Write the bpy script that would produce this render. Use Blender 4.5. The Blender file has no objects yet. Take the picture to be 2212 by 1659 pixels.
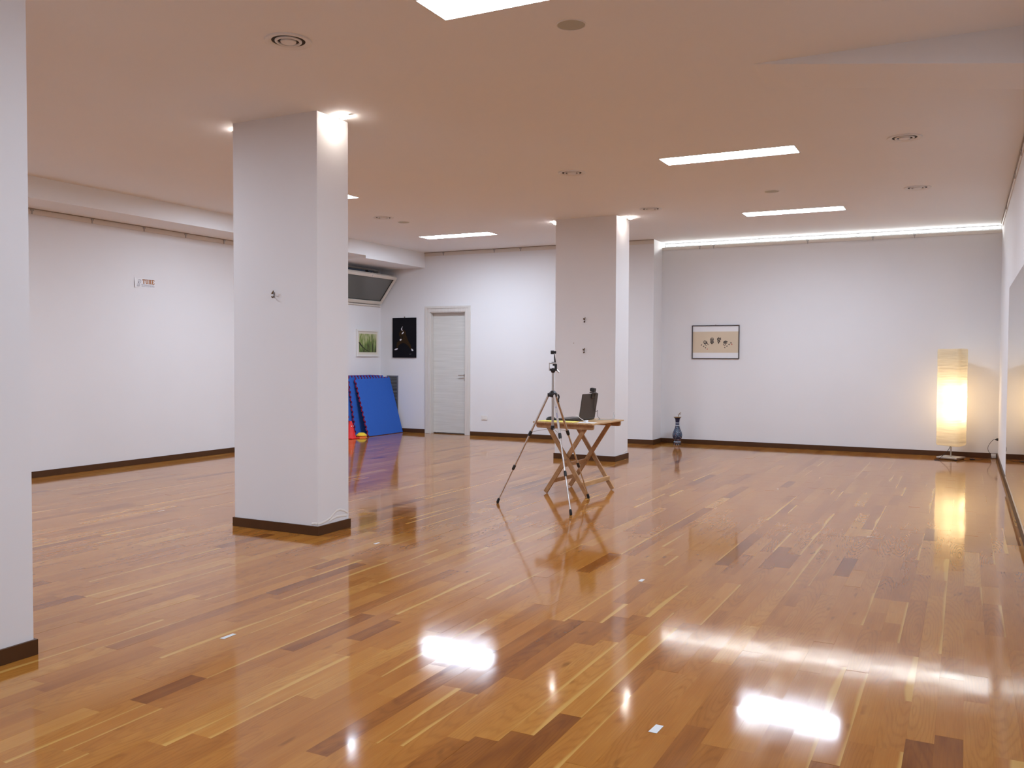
import bpy, bmesh, math, random
from mathutils import Vector, Matrix, Euler
S = bpy.context.scene
COL = S.collection
PI = math.pi
random.seed(7)

# ------------------------------------------------------------------ camera
CAM_H = 1.35
FPX, IW, IH = 1920.80, 2212.0, 1659.0
R_ = Vector((0.89082331, 0.45433277, 0.00394612))
U_ = Vector((-0.01734124, 0.02532003, 0.99952898))
F_ = Vector((-0.45401885, 0.89047214, -0.03043437))
cam_d = bpy.data.cameras.new('camera'); cam = bpy.data.objects.new('camera', cam_d); COL.objects.link(cam)
cam_d.sensor_fit = 'HORIZONTAL'; cam_d.sensor_width = 36.0; cam_d.lens = FPX / IW * 36.0
cam_d.clip_start = 0.02; cam_d.clip_end = 100
cam.matrix_world = Matrix(((R_.x, U_.x, -F_.x, 0), (R_.y, U_.y, -F_.y, 0), (R_.z, U_.z, -F_.z, CAM_H), (0, 0, 0, 1)))
S.camera = cam

# ------------------------------------------------------------------ world, exposure, lamp powers
w = bpy.data.worlds.new('night'); S.world = w; w.use_nodes = True
w.node_tree.nodes['Background'].inputs[0].default_value = (0.012, 0.014, 0.02, 1)
w.node_tree.nodes['Background'].inputs[1].default_value = 1.0
S.view_settings.view_transform = 'Standard'; S.view_settings.look = 'None'
S.view_settings.exposure = 0.73; S.view_settings.gamma = 1.0; S.view_settings.use_curve_mapping = False
S.cycles.max_bounces = 6; S.cycles.diffuse_bounces = 4; S.cycles.glossy_bounces = 4; S.cycles.transmission_bounces = 4
S.cycles.use_denoising = True; S.cycles.use_adaptive_sampling = False; S.cycles.use_light_tree = False
S.cycles.caustics_reflective = True; S.cycles.blur_glossy = 10.0; S.cycles.sample_clamp_indirect = 4.0
PANEL_POWER, PANEL_COL = 32.0, (0.90, 1.05, 1.26)
SPOT_POWER, SPOT_COL = 78.0, (1.0, 0.90, 0.80)
COVE_POWER, COVE_COL = 30.0, (0.97, 1.0, 0.98)
BULB_WATTS, BULB_COL = 2.9, (1.0, 0.79, 0.54)

# ------------------------------------------------------------------ room numbers (metres)
ZC = 3.170
XL, XL2, YSTEP = -9.102, -9.430, 10.60
XR, YF = 0.409, -3.0
Y1, Y2, XRET = 13.258, 13.683, -4.310
XB, ZB1, ZB2, YB = -8.486, 2.948, 2.905, 11.53
BBH, BBT = 0.070, 0.013
COVE_Z, COVE_D = 3.086, 0.14

# ------------------------------------------------------------------ material helpers
MATS = {}
def nmat(name):
    m = bpy.data.materials.new(name); m.use_nodes = True
    nt = m.node_tree; b = nt.nodes['Principled BSDF']
    MATS[name] = m
    return m, nt, b
def N(nt, t, **kw):
    n = nt.nodes.new(t)
    for k, v in kw.items(): setattr(n, k, v)
    return n
def plain(name, col, rough=0.5, metal=0.0, var=0.06, scale=30.0, bump=0.0, bscale=200.0, spec=0.5, detail=3):
    """flat colour with faint procedural mottling and optional fine relief"""
    m, nt, b = nmat(name)
    tc = N(nt, 'ShaderNodeTexCoord'); nz = N(nt, 'ShaderNodeTexNoise'); nz.inputs['Scale'].default_value = scale
    nz.inputs['Detail'].default_value = detail
    mix = N(nt, 'ShaderNodeMix', data_type='RGBA')
    mix.inputs[6].default_value = (*[c * (1 - var) for c in col], 1); mix.inputs[7].default_value = (*[min(1, c * (1 + var)) for c in col], 1)
    nt.links.new(tc.outputs['Object'], nz.inputs['Vector']); nt.links.new(nz.outputs['Fac'], mix.inputs[0])
    nt.links.new(mix.outputs[2], b.inputs['Base Color'])
    b.inputs['Roughness'].default_value = rough; b.inputs['Metallic'].default_value = metal
    b.inputs['Specular IOR Level'].default_value = spec
    if bump > 0:
        n2 = N(nt, 'ShaderNodeTexNoise'); n2.inputs['Scale'].default_value = bscale; n2.inputs['Detail'].default_value = 4
        bp = N(nt, 'ShaderNodeBump'); bp.inputs['Strength'].default_value = bump; bp.inputs['Distance'].default_value = 0.002
        nt.links.new(tc.outputs['Object'], n2.inputs['Vector']); nt.links.new(n2.outputs['Fac'], bp.inputs['Height'])
        nt.links.new(bp.outputs['Normal'], b.inputs['Normal'])
    return m
def emit(name, col, power):
    m, nt, b = nmat(name)
    b.inputs['Base Color'].default_value = (0.9, 0.9, 0.9, 1)
    b.inputs['Emission Color'].default_value = (*col, 1); b.inputs['Emission Strength'].default_value = power
    return m

plain('wall_paint', (0.80, 0.79, 0.80), 0.8, var=0.014, scale=2.2, spec=0.2, detail=1)
plain('ceiling_paint', (0.87, 0.875, 0.89), 0.9, var=0.01, scale=1.6, spec=0.12, detail=1)
plain('band_paint', (0.74, 0.68, 0.62), 0.6, var=0.01, scale=3, spec=0.3)
plain('rail_metal', (0.32, 0.26, 0.21), 0.45, 0.3)
plain('bracket_metal', (0.45, 0.42, 0.41), 0.4, 0.6)
plain('white_plastic', (0.78, 0.77, 0.75), 0.35, var=0.01)
plain('grey_plastic', (0.42, 0.40, 0.38), 0.45)
plain('dark_plastic', (0.018, 0.018, 0.020), 0.38)
plain('black_rubber', (0.012, 0.012, 0.013), 0.7)
plain('speaker_mesh', (0.50, 0.50, 0.43), 0.7, var=0.1, scale=400)
plain('diffuser_paint', (0.80, 0.79, 0.78), 0.5, var=0.02)
plain('throat_dark', (0.035, 0.03, 0.027), 0.8)  # near-black: shade painted into the air vent gaps; also grille backing and print trunks
plain('window_frame_paint', (0.72, 0.66, 0.58), 0.35, var=0.01)
plain('chrome', (0.60, 0.58, 0.56), 0.22, 1.0)
plain('brushed_metal', (0.42, 0.40, 0.40), 0.35, 1.0)
plain('aluminium', (0.62, 0.59, 0.57), 0.30, 1.0)
plain('brass', (0.16, 0.10, 0.05), 0.4, 0.8)
plain('grille_metal', (0.22, 0.22, 0.24), 0.45, 0.4)
plain('mat_blue', (0.028, 0.115, 0.47), 0.75, var=0.10, scale=60, bump=0.25, bscale=300, spec=0.25)
plain('mat_red', (0.40, 0.012, 0.045), 0.75, var=0.10, scale=60, bump=0.25, bscale=300, spec=0.25)
plain('cone_red', (0.75, 0.012, 0.012), 0.45)
plain('cone_yellow', (0.85, 0.60, 0.04), 0.45)
plain('cone_orange', (0.90, 0.20, 0.03), 0.45)
plain('paper_white', (0.82, 0.81, 0.82), 0.7, var=0.01)
plain('paper_cream', (0.74, 0.68, 0.58), 0.7, var=0.02)
plain('paper_tan', (0.68, 0.56, 0.41), 0.8, var=0.06, scale=6)
plain('paper_yellow', (0.86, 0.74, 0.16), 0.7, var=0.03)
plain('ink', (0.035, 0.03, 0.032), 0.7, var=0.4, scale=90)
plain('ink_grey', (0.36, 0.33, 0.36), 0.7, var=0.2, scale=200)
plain('ink_red', (0.55, 0.10, 0.08), 0.7)
plain('ink_orange', (0.48, 0.17, 0.03), 0.6, var=0.25, scale=60)
plain('ink_blue', (0.10, 0.14, 0.45), 0.6)
plain('frame_dark', (0.055, 0.045, 0.05), 0.35)
plain('frame_white', (0.80, 0.78, 0.75), 0.4, var=0.01)
plain('canvas_black', (0.010, 0.009, 0.012), 0.7, var=0.2, bump=0.2, bscale=500, spec=0.08)
plain('paint_brown', (0.036, 0.020, 0.009), 0.7, var=0.7, scale=140, spec=0.08)
plain('paint_white', (0.72, 0.70, 0.74), 0.6, var=0.05)
plain('laptop_shell', (0.045, 0.038, 0.036), 0.42, var=0.05)
plain('laptop_keys', (0.02, 0.02, 0.021), 0.5)
plain('laptop_deck', (0.13, 0.125, 0.12), 0.4)
plain('lamp_steel', (0.55, 0.52, 0.47), 0.35, 0.9)
plain('tape_white', (0.66, 0.66, 0.64), 0.5, var=0.08, scale=80)
plain('twig_brown', (0.33, 0.24, 0.17), 0.8, var=0.3, scale=60)
plain('gold_rim', (0.40, 0.27, 0.12), 0.4, 0.3)
plain('plaster_flake', (0.80, 0.77, 0.72), 0.9, var=0.05, bump=0.4, bscale=60)
plain('subfloor_dark', (0.035, 0.018, 0.010), 0.9)
plain('baseboard_brown', (0.078, 0.031, 0.010), 0.42, var=0.18, scale=9, spec=0.3)
emit('panel_light', PANEL_COL, PANEL_POWER)
emit('spot_light', SPOT_COL, SPOT_POWER)
emit('cove_light', COVE_COL, COVE_POWER)

def mat_floor():
    m, nt, b = nmat('cherry_plank')
    L = nt.links.new
    at = N(nt, 'ShaderNodeAttribute', attribute_name='plank')
    uv = N(nt, 'ShaderNodeUVMap', uv_map='UVMap')
    sc = N(nt, 'ShaderNodeSeparateColor'); L(at.outputs['Color'], sc.inputs[0])
    su = N(nt, 'ShaderNodeSeparateXYZ'); L(uv.outputs['UV'], su.inputs[0])
    tone, sap, seed = sc.outputs[0], sc.outputs[1], sc.outputs[2]
    def mth(op, a, bb, c=None):
        n = N(nt, 'ShaderNodeMath', operation=op)
        for i, v in enumerate((a, bb, c)):
            if v is None: continue
            if isinstance(v, (int, float)): n.inputs[i].default_value = v
            else: L(v, n.inputs[i])
        return n.outputs[0]
    s50 = mth('MULTIPLY', seed, 57.0)
    def vec(us, vs, uo=0.0):
        c = N(nt, 'ShaderNodeCombineXYZ')
        L(mth('MULTIPLY_ADD', su.outputs[0], us, uo), c.inputs[0])
        L(mth('MULTIPLY', su.outputs[1], vs), c.inputs[1]); L(s50, c.inputs[2])
        return c.outputs[0]
    ramp = N(nt, 'ShaderNodeValToRGB'); e = ramp.color_ramp
    stops = [(0.0, (0.185, 0.056, 0.009)), (0.18, (0.28, 0.093, 0.014)), (0.45, (0.375, 0.139, 0.022)), (0.72, (0.435, 0.180, 0.031)), (0.9, (0.49, 0.230, 0.048)), (1.0, (0.58, 0.33, 0.08))]
    e.elements[0].position, e.elements[0].color = stops[0][0], (*stops[0][1], 1)
    e.elements[1].position, e.elements[1].color = stops[-1][0], (*stops[-1][1], 1)
    for p, c in stops[1:-1]:
        k = e.elements.new(p); k.color = (*c, 1)
    # slow tone drift along a board
    drift = N(nt, 'ShaderNodeTexNoise'); drift.inputs['Scale'].default_value = 1.0; drift.inputs['Detail'].default_value = 2
    L(vec(14, 2.2), drift.inputs['Vector'])
    t2 = mth('ADD', tone, mth('MULTIPLY_ADD', drift.outputs['Fac'], 0.50, -0.25))
    L(t2, ramp.inputs[0])
    # cathedral rings
    wv = N(nt, 'ShaderNodeTexWave', wave_type='RINGS', rings_direction='Z'); wv.inputs['Scale'].default_value = 1.5
    wv.inputs['Distortion'].default_value = 7.0; wv.inputs['Detail'].default_value = 1.5; wv.inputs['Detail Scale'].default_value = 1.0
    cx = N(nt, 'ShaderNodeCombineXYZ')
    L(mth('MULTIPLY_ADD', su.outputs[0], 17.0, mth('MULTIPLY_ADD', seed, 1.4, -1.5)), cx.inputs[0])
    L(mth('MULTIPLY_ADD', su.outputs[1], 1.9, mth('MULTIPLY_ADD', mth('FRACT', mth('MULTIPLY', seed, 7.31), 0), 2.6, -1.3)), cx.inputs[1])
    L(mth('MULTIPLY', seed, 3.0), cx.inputs[2]); L(cx.outputs[0], wv.inputs['Vector'])
    wl = mth('POWER', wv.outputs['Fac'], 3.0)
    # fine fibre
    fib = N(nt, 'ShaderNodeTexNoise'); fib.inputs['Scale'].default_value = 1.0; fib.inputs['Detail'].default_value = 2
    L(vec(240, 6), fib.inputs['Vector'])
    dark = mth('MULTIPLY_ADD', mth('MULTIPLY', wl, mth('GREATER_THAN', mth('FRACT', mth('MULTIPLY', seed, 13.7), 0), 0.45)), -0.12, 1.02)
    dark = mth('ADD', dark, mth('MULTIPLY_ADD', fib.outputs['Fac'], 0.30, -0.15))
    # small dark flecks and knots
    kn = N(nt, 'ShaderNodeTexNoise'); kn.inputs['Scale'].default_value = 1.0; kn.inputs['Detail'].default_value = 1
    L(vec(20, 6), kn.inputs['Vector'])
    kf = N(nt, 'ShaderNodeMapRange'); kf.inputs[1].default_value = 0.70; kf.inputs[2].default_value = 0.84; kf.inputs[3].default_value = 1.0; kf.inputs[4].default_value = 0.65
    L(kn.outputs['Fac'], kf.inputs[0]); dark = mth('MULTIPLY', dark, kf.outputs[0])
    mul = N(nt, 'ShaderNodeMix', data_type='RGBA', blend_type='MULTIPLY'); mul.inputs[0].default_value = 1.0
    cc = N(nt, 'ShaderNodeCombineColor'); L(dark, cc.inputs[0]); L(mth('POWER', dark, 1.15), cc.inputs[1]); L(mth('POWER', dark, 1.3), cc.inputs[2])
    L(ramp.outputs[0], mul.inputs[6]); L(cc.outputs[0], mul.inputs[7])
    # pale sapwood along one edge
    sn = N(nt, 'ShaderNodeTexNoise'); sn.inputs['Scale'].default_value = 1.0; sn.inputs['Detail'].default_value = 1
    L(vec(0.001, 1.5), sn.inputs['Vector'])
    wid = mth('MULTIPLY', sap, mth('MULTIPLY_ADD', sn.outputs['Fac'], 2.6, -0.70))
    d = mth('SUBTRACT', mth('DIVIDE', su.outputs[0], 0.091), mth('SUBTRACT', 1.0, wid))
    sm = N(nt, 'ShaderNodeMapRange', interpolation_type='SMOOTHSTEP'); sm.inputs[1].default_value = -0.06; sm.inputs[2].default_value = 0.10
    L(d, sm.inputs[0])
    on = mth('MULTIPLY', sm.outputs[0], mth('GREATER_THAN', sap, 0.01))
    sapc = N(nt, 'ShaderNodeMix', data_type='RGBA'); sapc.inputs[7].default_value = (0.58, 0.33, 0.085, 1)
    L(mul.outputs[2], sapc.inputs[6]); L(mth('MULTIPLY', on, 0.85), sapc.inputs[0])
    L(sapc.outputs[2], b.inputs['Base Color'])
    b.inputs['IOR'].default_value = 1.45
    # varnish: gloss varies a little, faint ripple
    L(mth('MULTIPLY_ADD', drift.outputs['Fac'], 0.05, 0.060), b.inputs['Roughness'])
    tc = N(nt, 'ShaderNodeTexCoord'); rp = N(nt, 'ShaderNodeTexNoise'); rp.inputs['Scale'].default_value = 7.0; rp.inputs['Detail'].default_value = 0
    L(tc.outputs['Object'], rp.inputs['Vector'])
    bp = N(nt, 'ShaderNodeBump'); bp.inputs['Strength'].default_value = 0.10; bp.inputs['Distance'].default_value = 0.004
    L(rp.outputs['Fac'], bp.inputs['Height']); L(bp.outputs['Normal'], b.inputs['Normal'])
    return m
mat_floor()

def mat_grain(name, c0, c1, rough, sx, sy, sz, wide=1.0):
    """wood with grain stretched along one axis (object coordinates)"""
    m, nt, b = nmat(name)
    tc = N(nt, 'ShaderNodeTexCoord'); mp = N(nt, 'ShaderNodeMapping'); mp.inputs['Scale'].default_value = (sx, sy, sz)
    nz = N(nt, 'ShaderNodeTexNoise'); nz.inputs['Scale'].default_value = 1.0; nz.inputs['Detail'].default_value = 5
    rp = N(nt, 'ShaderNodeValToRGB'); rp.color_ramp.elements[0].position = 0.5 - 0.22 * wide; rp.color_ramp.elements[1].position = 0.5 + 0.22 * wide
    rp.color_ramp.elements[0].color = (*c0, 1); rp.color_ramp.elements[1].color = (*c1, 1)
    nt.links.new(tc.outputs['Object'], mp.inputs['Vector']); nt.links.new(mp.outputs[0], nz.inputs['Vector'])
    nt.links.new(nz.outputs['Fac'], rp.inputs[0]); nt.links.new(rp.outputs[0], b.inputs['Base Color'])
    b.inputs['Roughness'].default_value = rough
    bp = N(nt, 'ShaderNodeBump'); bp.inputs['Strength'].default_value = 0.12; bp.inputs['Distance'].default_value = 0.001
    nt.links.new(nz.outputs['Fac'], bp.inputs['Height']); nt.links.new(bp.outputs['Normal'], b.inputs['Normal'])
    return m
mat_grain('door_laminate', (0.60, 0.59, 0.555), (0.70, 0.69, 0.66), 0.45, 2.0, 2.0, 60.0)
mat_grain('door_casing', (0.64, 0.60, 0.56), (0.71, 0.67, 0.63), 0.45, 50.0, 50.0, 2.0)
mat_grain('table_wood', (0.38, 0.20, 0.085), (0.54, 0.32, 0.15), 0.45, 22.0, 22.0, 22.0)
mat_grain('table_slat_wood', (0.44, 0.25, 0.11), (0.62, 0.40, 0.20), 0.42, 70.0, 5.0, 40.0)

def mat_glass():
    m, nt, b = nmat('window_glass')
    b.inputs['Base Color'].default_value = (0.20, 0.20, 0.185, 1); b.inputs['Roughness'].default_value = 0.2
    b.inputs['IOR'].default_value = 1.5
    tr = N(nt, 'ShaderNodeBsdfTransparent'); tr.inputs[0].default_value = (0.55, 0.58, 0.58, 1)
    mx = N(nt, 'ShaderNodeMixShader'); mx.inputs[0].default_value = 0.75
    out = nt.nodes['Material Output']
    nt.links.new(tr.outputs[0], mx.inputs[1]); nt.links.new(b.outputs[0], mx.inputs[2]); nt.links.new(mx.outputs[0], out.inputs[0])
mat_glass()
def mat_mirror():
    m, nt, b = nmat('mirror_silver')
    b.inputs['Base Color'].default_value = (0.83, 0.83, 0.80, 1); b.inputs['Metallic'].default_value = 1.0; b.inputs['Roughness'].default_value = 0.015
mat_mirror()
def mat_shade():
    m, nt, b = nmat('rice_paper')
    tc = N(nt, 'ShaderNodeTexCoord'); mp = N(nt, 'ShaderNodeMapping'); mp.inputs['Scale'].default_value = (5, 5, 55)
    nz = N(nt, 'ShaderNodeTexNoise'); nz.inputs['Scale'].default_value = 1.0; nz.inputs['Detail'].default_value = 4
    bp = N(nt, 'ShaderNodeBump'); bp.inputs['Strength'].default_value = 0.6; bp.inputs['Distance'].default_value = 0.005
    df = N(nt, 'ShaderNodeBsdfDiffuse'); df.inputs[0].default_value = (0.80, 0.74, 0.60, 1)
    tl = N(nt, 'ShaderNodeBsdfTranslucent')
    cr = N(nt, 'ShaderNodeMix', data_type='RGBA'); cr.inputs[6].default_value = (0.72, 0.62, 0.46, 1); cr.inputs[7].default_value = (0.92, 0.84, 0.66, 1)
    mx = N(nt, 'ShaderNodeMixShader'); mx.inputs[0].default_value = 0.62
    L = nt.links.new
    L(tc.outputs['Object'], mp.inputs[0]); L(mp.outputs[0], nz.inputs['Vector']); L(nz.outputs['Fac'], bp.inputs['Height']); L(nz.outputs['Fac'], cr.inputs[0])
    L(bp.outputs[0], df.inputs['Normal']); L(bp.outputs[0], tl.inputs['Normal']); L(cr.outputs[2], tl.inputs[0])
    L(df.outputs[0], mx.inputs[1]); L(tl.outputs[0], mx.inputs[2]); L(mx.outputs[0], nt.nodes['Material Output'].inputs[0])
mat_shade()
def mat_vase():
    m, nt, b = nmat('vase_enamel')
    tc = N(nt, 'ShaderNodeTexCoord'); sp = N(nt, 'ShaderNodeSeparateXYZ'); L = nt.links.new
    L(tc.outputs['Object'], sp.inputs[0])
    rp = N(nt, 'ShaderNodeValToRGB'); rp.color_ramp.interpolation = 'CONSTANT'
    st = [(0.0, (0.012, 0.010, 0.014)), (0.085, (0.20, 0.25, 0.32)), (0.125, (0.025, 0.018, 0.030)), (0.17, (0.30, 0.13, 0.10)), (0.185, (0.030, 0.035, 0.075)),
          (0.30, (0.030, 0.048, 0.095)), (0.56, (0.030, 0.046, 0.090)), (0.68, (0.42, 0.46, 0.52)), (0.71, (0.03, 0.04, 0.10)), (0.77, (0.42, 0.46, 0.52)), (0.80, (0.014, 0.017, 0.055))]
    e = rp.color_ramp; e.elements[0].color = (*st[0][1], 1); e.elements[1].position = st[-1][0]; e.elements[1].color = (*st[-1][1], 1)
    for p, c in st[1:-1]:
        k = e.elements.new(p); k.color = (*c, 1)
    dv = N(nt, 'ShaderNodeMath', operation='DIVIDE'); dv.inputs[1].default_value = 0.43; L(sp.outputs[2], dv.inputs[0]); L(dv.outputs[0], rp.inputs[0])
    vo = N(nt, 'ShaderNodeTexVoronoi'); vo.inputs['Scale'].default_value = 48; L(tc.outputs['Object'], vo.inputs['Vector'])
    mr = N(nt, 'ShaderNodeMapRange'); mr.inputs[1].default_value = 0.42; mr.inputs[2].default_value = 0.30; L(vo.outputs['Distance'], mr.inputs[0])
    ab = N(nt, 'ShaderNodeMath', operation='LESS_THAN'); ab.inputs[1].default_value = 0.66; L(dv.outputs[0], ab.inputs[0])
    am = N(nt, 'ShaderNodeMath', operation='MULTIPLY'); L(mr.outputs[0], am.inputs[0]); L(ab.outputs[0], am.inputs[1])
    am2 = N(nt, 'ShaderNodeMath', operation='MULTIPLY'); am2.inputs[1].default_value = 0.65; L(am.outputs[0], am2.inputs[0])
    pal = N(nt, 'ShaderNodeValToRGB'); pal.color_ramp.interpolation = 'CONSTANT'
    pal.color_ramp.elements[0].color = (0.36, 0.42, 0.46, 1); pal.color_ramp.elements[1].position = 0.72; pal.color_ramp.elements[1].color = (0.42, 0.20, 0.16, 1)
    k = pal.color_ramp.elements.new(0.45); k.color = (0.20, 0.30, 0.42, 1)
    sc = N(nt, 'ShaderNodeSeparateColor'); L(vo.outputs['Color'], sc.inputs[0]); L(sc.outputs[0], pal.inputs[0])
    mx = N(nt, 'ShaderNodeMix', data_type='RGBA'); L(am2.outputs[0], mx.inputs[0]); L(rp.outputs[0], mx.inputs[6]); L(pal.outputs[0], mx.inputs[7])
    L(mx.outputs[2], b.inputs['Base Color']); b.inputs['Roughness'].default_value = 0.3
mat_vase()
def mat_forest():
    m, nt, b = nmat('forest_print')
    tc = N(nt, 'ShaderNodeTexCoord'); mp = N(nt, 'ShaderNodeMapping'); mp.inputs['Scale'].default_value = (1, 26, 7); mp.inputs['Rotation'].default_value = (0.35, 0, 0)
    nz = N(nt, 'ShaderNodeTexNoise'); nz.inputs['Scale'].default_value = 1.0; nz.inputs['Detail'].default_value = 5; L = nt.links.new
    sp = N(nt, 'ShaderNodeSeparateXYZ'); L(tc.outputs['Object'], sp.inputs[0])
    ad = N(nt, 'ShaderNodeMath', operation='MULTIPLY_ADD'); ad.inputs[1].default_value = 1.0; ad.inputs[2].default_value = -0.16; L(sp.outputs[2], ad.inputs[0])
    sm = N(nt, 'ShaderNodeMath', operation='ADD'); L(ad.outputs[0], sm.inputs[0]); L(nz.outputs['Fac'], sm.inputs[1])
    L(tc.outputs['Object'], mp.inputs[0]); L(mp.outputs[0], nz.inputs['Vector'])
    rp = N(nt, 'ShaderNodeValToRGB'); e = rp.color_ramp
    e.elements[0].position = 0.30; e.elements[0].color = (0.022, 0.032, 0.012, 1); e.elements[1].position = 0.80; e.elements[1].color = (0.55, 0.55, 0.33, 1)
    for p, c in ((0.42, (0.10, 0.12, 0.035)), (0.52, (0.12, 0.20, 0.045)), (0.62, (0.26, 0.33, 0.10))):
        k = e.elements.new(p); k.color = (*c, 1)
    L(sm.outputs[0], rp.inputs[0]); L(rp.outputs[0], b.inputs['Base Color']); b.inputs['Roughness'].default_value = 0.5
mat_forest()

# ------------------------------------------------------------------ mesh helpers
class MB:
    def __init__(s): s.v = []; s.f = []
    def add(s, vs, fs):
        o = len(s.v); s.v += [tuple(v) for v in vs]; s.f += [tuple(i + o for i in f) for f in fs]; return s
    def box(s, x0, x1, y0, y1, z0, z1):
        vs = [(x, y, z) for z in (z0, z1) for y in (y0, y1) for x in (x0, x1)]
        return s.add(vs, [(0, 2, 3, 1), (4, 5, 7, 6), (0, 1, 5, 4), (1, 3, 7, 5), (3, 2, 6, 7), (2, 0, 4, 6)])
    def bar(s, a, b, wx, wy, up=(0, 0, 1)):
        """square-section bar from a to b; wx across (horizontal-ish), wy along 'up'"""
        a, b = Vector(a), Vector(b); d = (b - a).normalized(); u = Vector(up)
        sx = d.cross(u).normalized() if abs(d.dot(u)) < .999 else Vector((1, 0, 0)); sy = sx.cross(d).normalized()
        vs = [p + sx * (i * wx / 2) + sy * (j * wy / 2) for p in (a, b) for j in (-1, 1) for i in (-1, 1)]
        return s.add(vs, [(0, 2, 3, 1), (4, 5, 7, 6), (0, 1, 5, 4), (1, 3, 7, 5), (3, 2, 6, 7), (2, 0, 4, 6)])
    def tube(s, pts, r, n=10, cap=True):
        pts = [Vector(p) for p in pts]; rs = r if isinstance(r, (list, tuple)) else [r] * len(pts)
        prev = None; o = len(s.v)
        for i, p in enumerate(pts):
            d = (pts[min(i + 1, len(pts) - 1)] - pts[max(i - 1, 0)]).normalized()
            if prev is None:
                a = d.cross(Vector((0, 0, 1))) if abs(d.z) < .95 else d.cross(Vector((1, 0, 0)))
            else: a = prev - d * prev.dot(d)
            a.normalize(); prev = a; c = d.cross(a)
            for k in range(n):
                t = 2 * PI * k / n; s.v.append(tuple(p + (a * math.cos(t) + c * math.sin(t)) * rs[i]))
        for i in range(len(pts) - 1):
            for k in range(n):
                k2 = (k + 1) % n; s.f.append((o + i * n + k, o + i * n + k2, o + (i + 1) * n + k2, o + (i + 1) * n + k))
        if cap:
            s.f.append(tuple(o + k for k in range(n))[::-1]); s.f.append(tuple(o + (len(pts) - 1) * n + k for k in range(n)))
        return s
    def lathe(s, prof, c=(0, 0, 0), n=28, caps=False):
        o = len(s.v)
        for r, z in prof:
            for k in range(n):
                t = 2 * PI * k / n; s.v.append((c[0] + r * math.cos(t), c[1] + r * math.sin(t), c[2] + z))
        for i in range(len(prof) - 1):
            for k in range(n):
                k2 = (k + 1) % n; s.f.append((o + i * n + k, o + i * n + k2, o + (i + 1) * n + k2, o + (i + 1) * n + k))
        if caps:
            s.f.append(tuple(o + k for k in range(n))[::-1]); s.f.append(tuple(o + (len(prof) - 1) * n + k for k in range(n)))
        return s
    def prism(s, poly, fn, t0, t1):
        """polygon (a,b) extruded from t0 to t1; fn(a,b,t)->xyz"""
        n = len(poly); vs = [fn(a, b, t0) for a, b in poly] + [fn(a, b, t1) for a, b in poly]
        fs = [tuple(range(n))[::-1], tuple(range(n, 2 * n))] + [(i, (i + 1) % n, n + (i + 1) % n, n + i) for i in range(n)]
        return s.add(vs, fs)
    def mesh(s, name, smooth=False, bevel=0.0, fix=True):
        me = bpy.data.meshes.new(name); me.from_pydata(s.v, [], s.f); 
        if fix or bevel:
            bm = bmesh.new(); bm.from_mesh(me)
            bmesh.ops.recalc_face_normals(bm, faces=bm.faces)
            if bevel:
                ed = [e for e in bm.edges if len(e.link_faces) == 2 and e.calc_face_angle(0) > 0.5]
                bmesh.ops.bevel(bm, geom=ed, offset=bevel, segments=2, profile=0.6, affect='EDGES', clamp_overlap=True)
            bm.to_mesh(me); bm.free()
        if smooth:
            for p in me.polygons: p.use_smooth = True
            if smooth == 'auto':
                try: me.set_sharp_from_angle(angle=math.radians(35))
                except Exception: pass
        me.update(); return me
    def build(s, name, mat, parent=None, smooth=False, bevel=0.0, loc=None):
        me = s.mesh(name, smooth, bevel)
        me.materials.append(MATS[mat]); o = bpy.data.objects.new(name, me); COL.objects.link(o)
        if parent is not None: o.parent = parent
        if loc is not None:
            o.location = loc
        return o
def tag(o, label=None, cat=None, group=None, kind=None):
    if label: o['label'] = label
    if cat: o['category'] = cat
    if group: o['group'] = group
    if kind: o['kind'] = kind
    return o
def thing(name, label, cat, loc=(0, 0, 0), rz=0.0, group=None, kind=None):
    o = bpy.data.objects.new(name, None); COL.objects.link(o); o.location = loc; o.rotation_euler = (0, 0, rz)
    o.empty_display_size = 0.05
    return tag(o, label, cat, group, kind)
def copy_tree(o, parent=None):
    c = o.copy(); COL.objects.link(c)
    if parent is not None: c.parent = parent
    for ch in list(o.children): copy_tree(ch, c)
    return c
def smoothpath(P, n=6):
    P = [Vector(p) for p in P]; out = []
    for i in range(len(P) - 1):
        p0, p1, p2, p3 = P[max(i - 1, 0)], P[i], P[i + 1], P[min(i + 2, len(P) - 1)]
        for k in range(n):
            t = k / n
            out.append(0.5 * ((2 * p1) + (-p0 + p2) * t + (2 * p0 - 5 * p1 + 4 * p2 - p3) * t * t + (-p0 + 3 * p1 - 3 * p2 + p3) * t ** 3))
    out.append(P[-1]); return out
def rect_holes(x0, x1, y0, y1, holes):
    """rectangles that tile [x0,x1]x[y0,y1] minus the holes"""
    xs = sorted({x0, x1, *[h[0] for h in holes], *[h[1] for h in holes]}); ys = sorted({y0, y1, *[h[2] for h in holes], *[h[3] for h in holes]})
    out = []
    for i in range(len(xs) - 1):
        for j in range(len(ys) - 1):
            cx, cy = (xs[i] + xs[i + 1]) / 2, (ys[j] + ys[j + 1]) / 2
            if any(h[0] < cx < h[1] and h[2] < cy < h[3] for h in holes): continue
            out.append((xs[i], xs[i + 1], ys[j], ys[j + 1]))
    return out
def struct(o, label=None):
    o['kind'] = 'structure'
    if label: o['label'] = label
    return o

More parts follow.
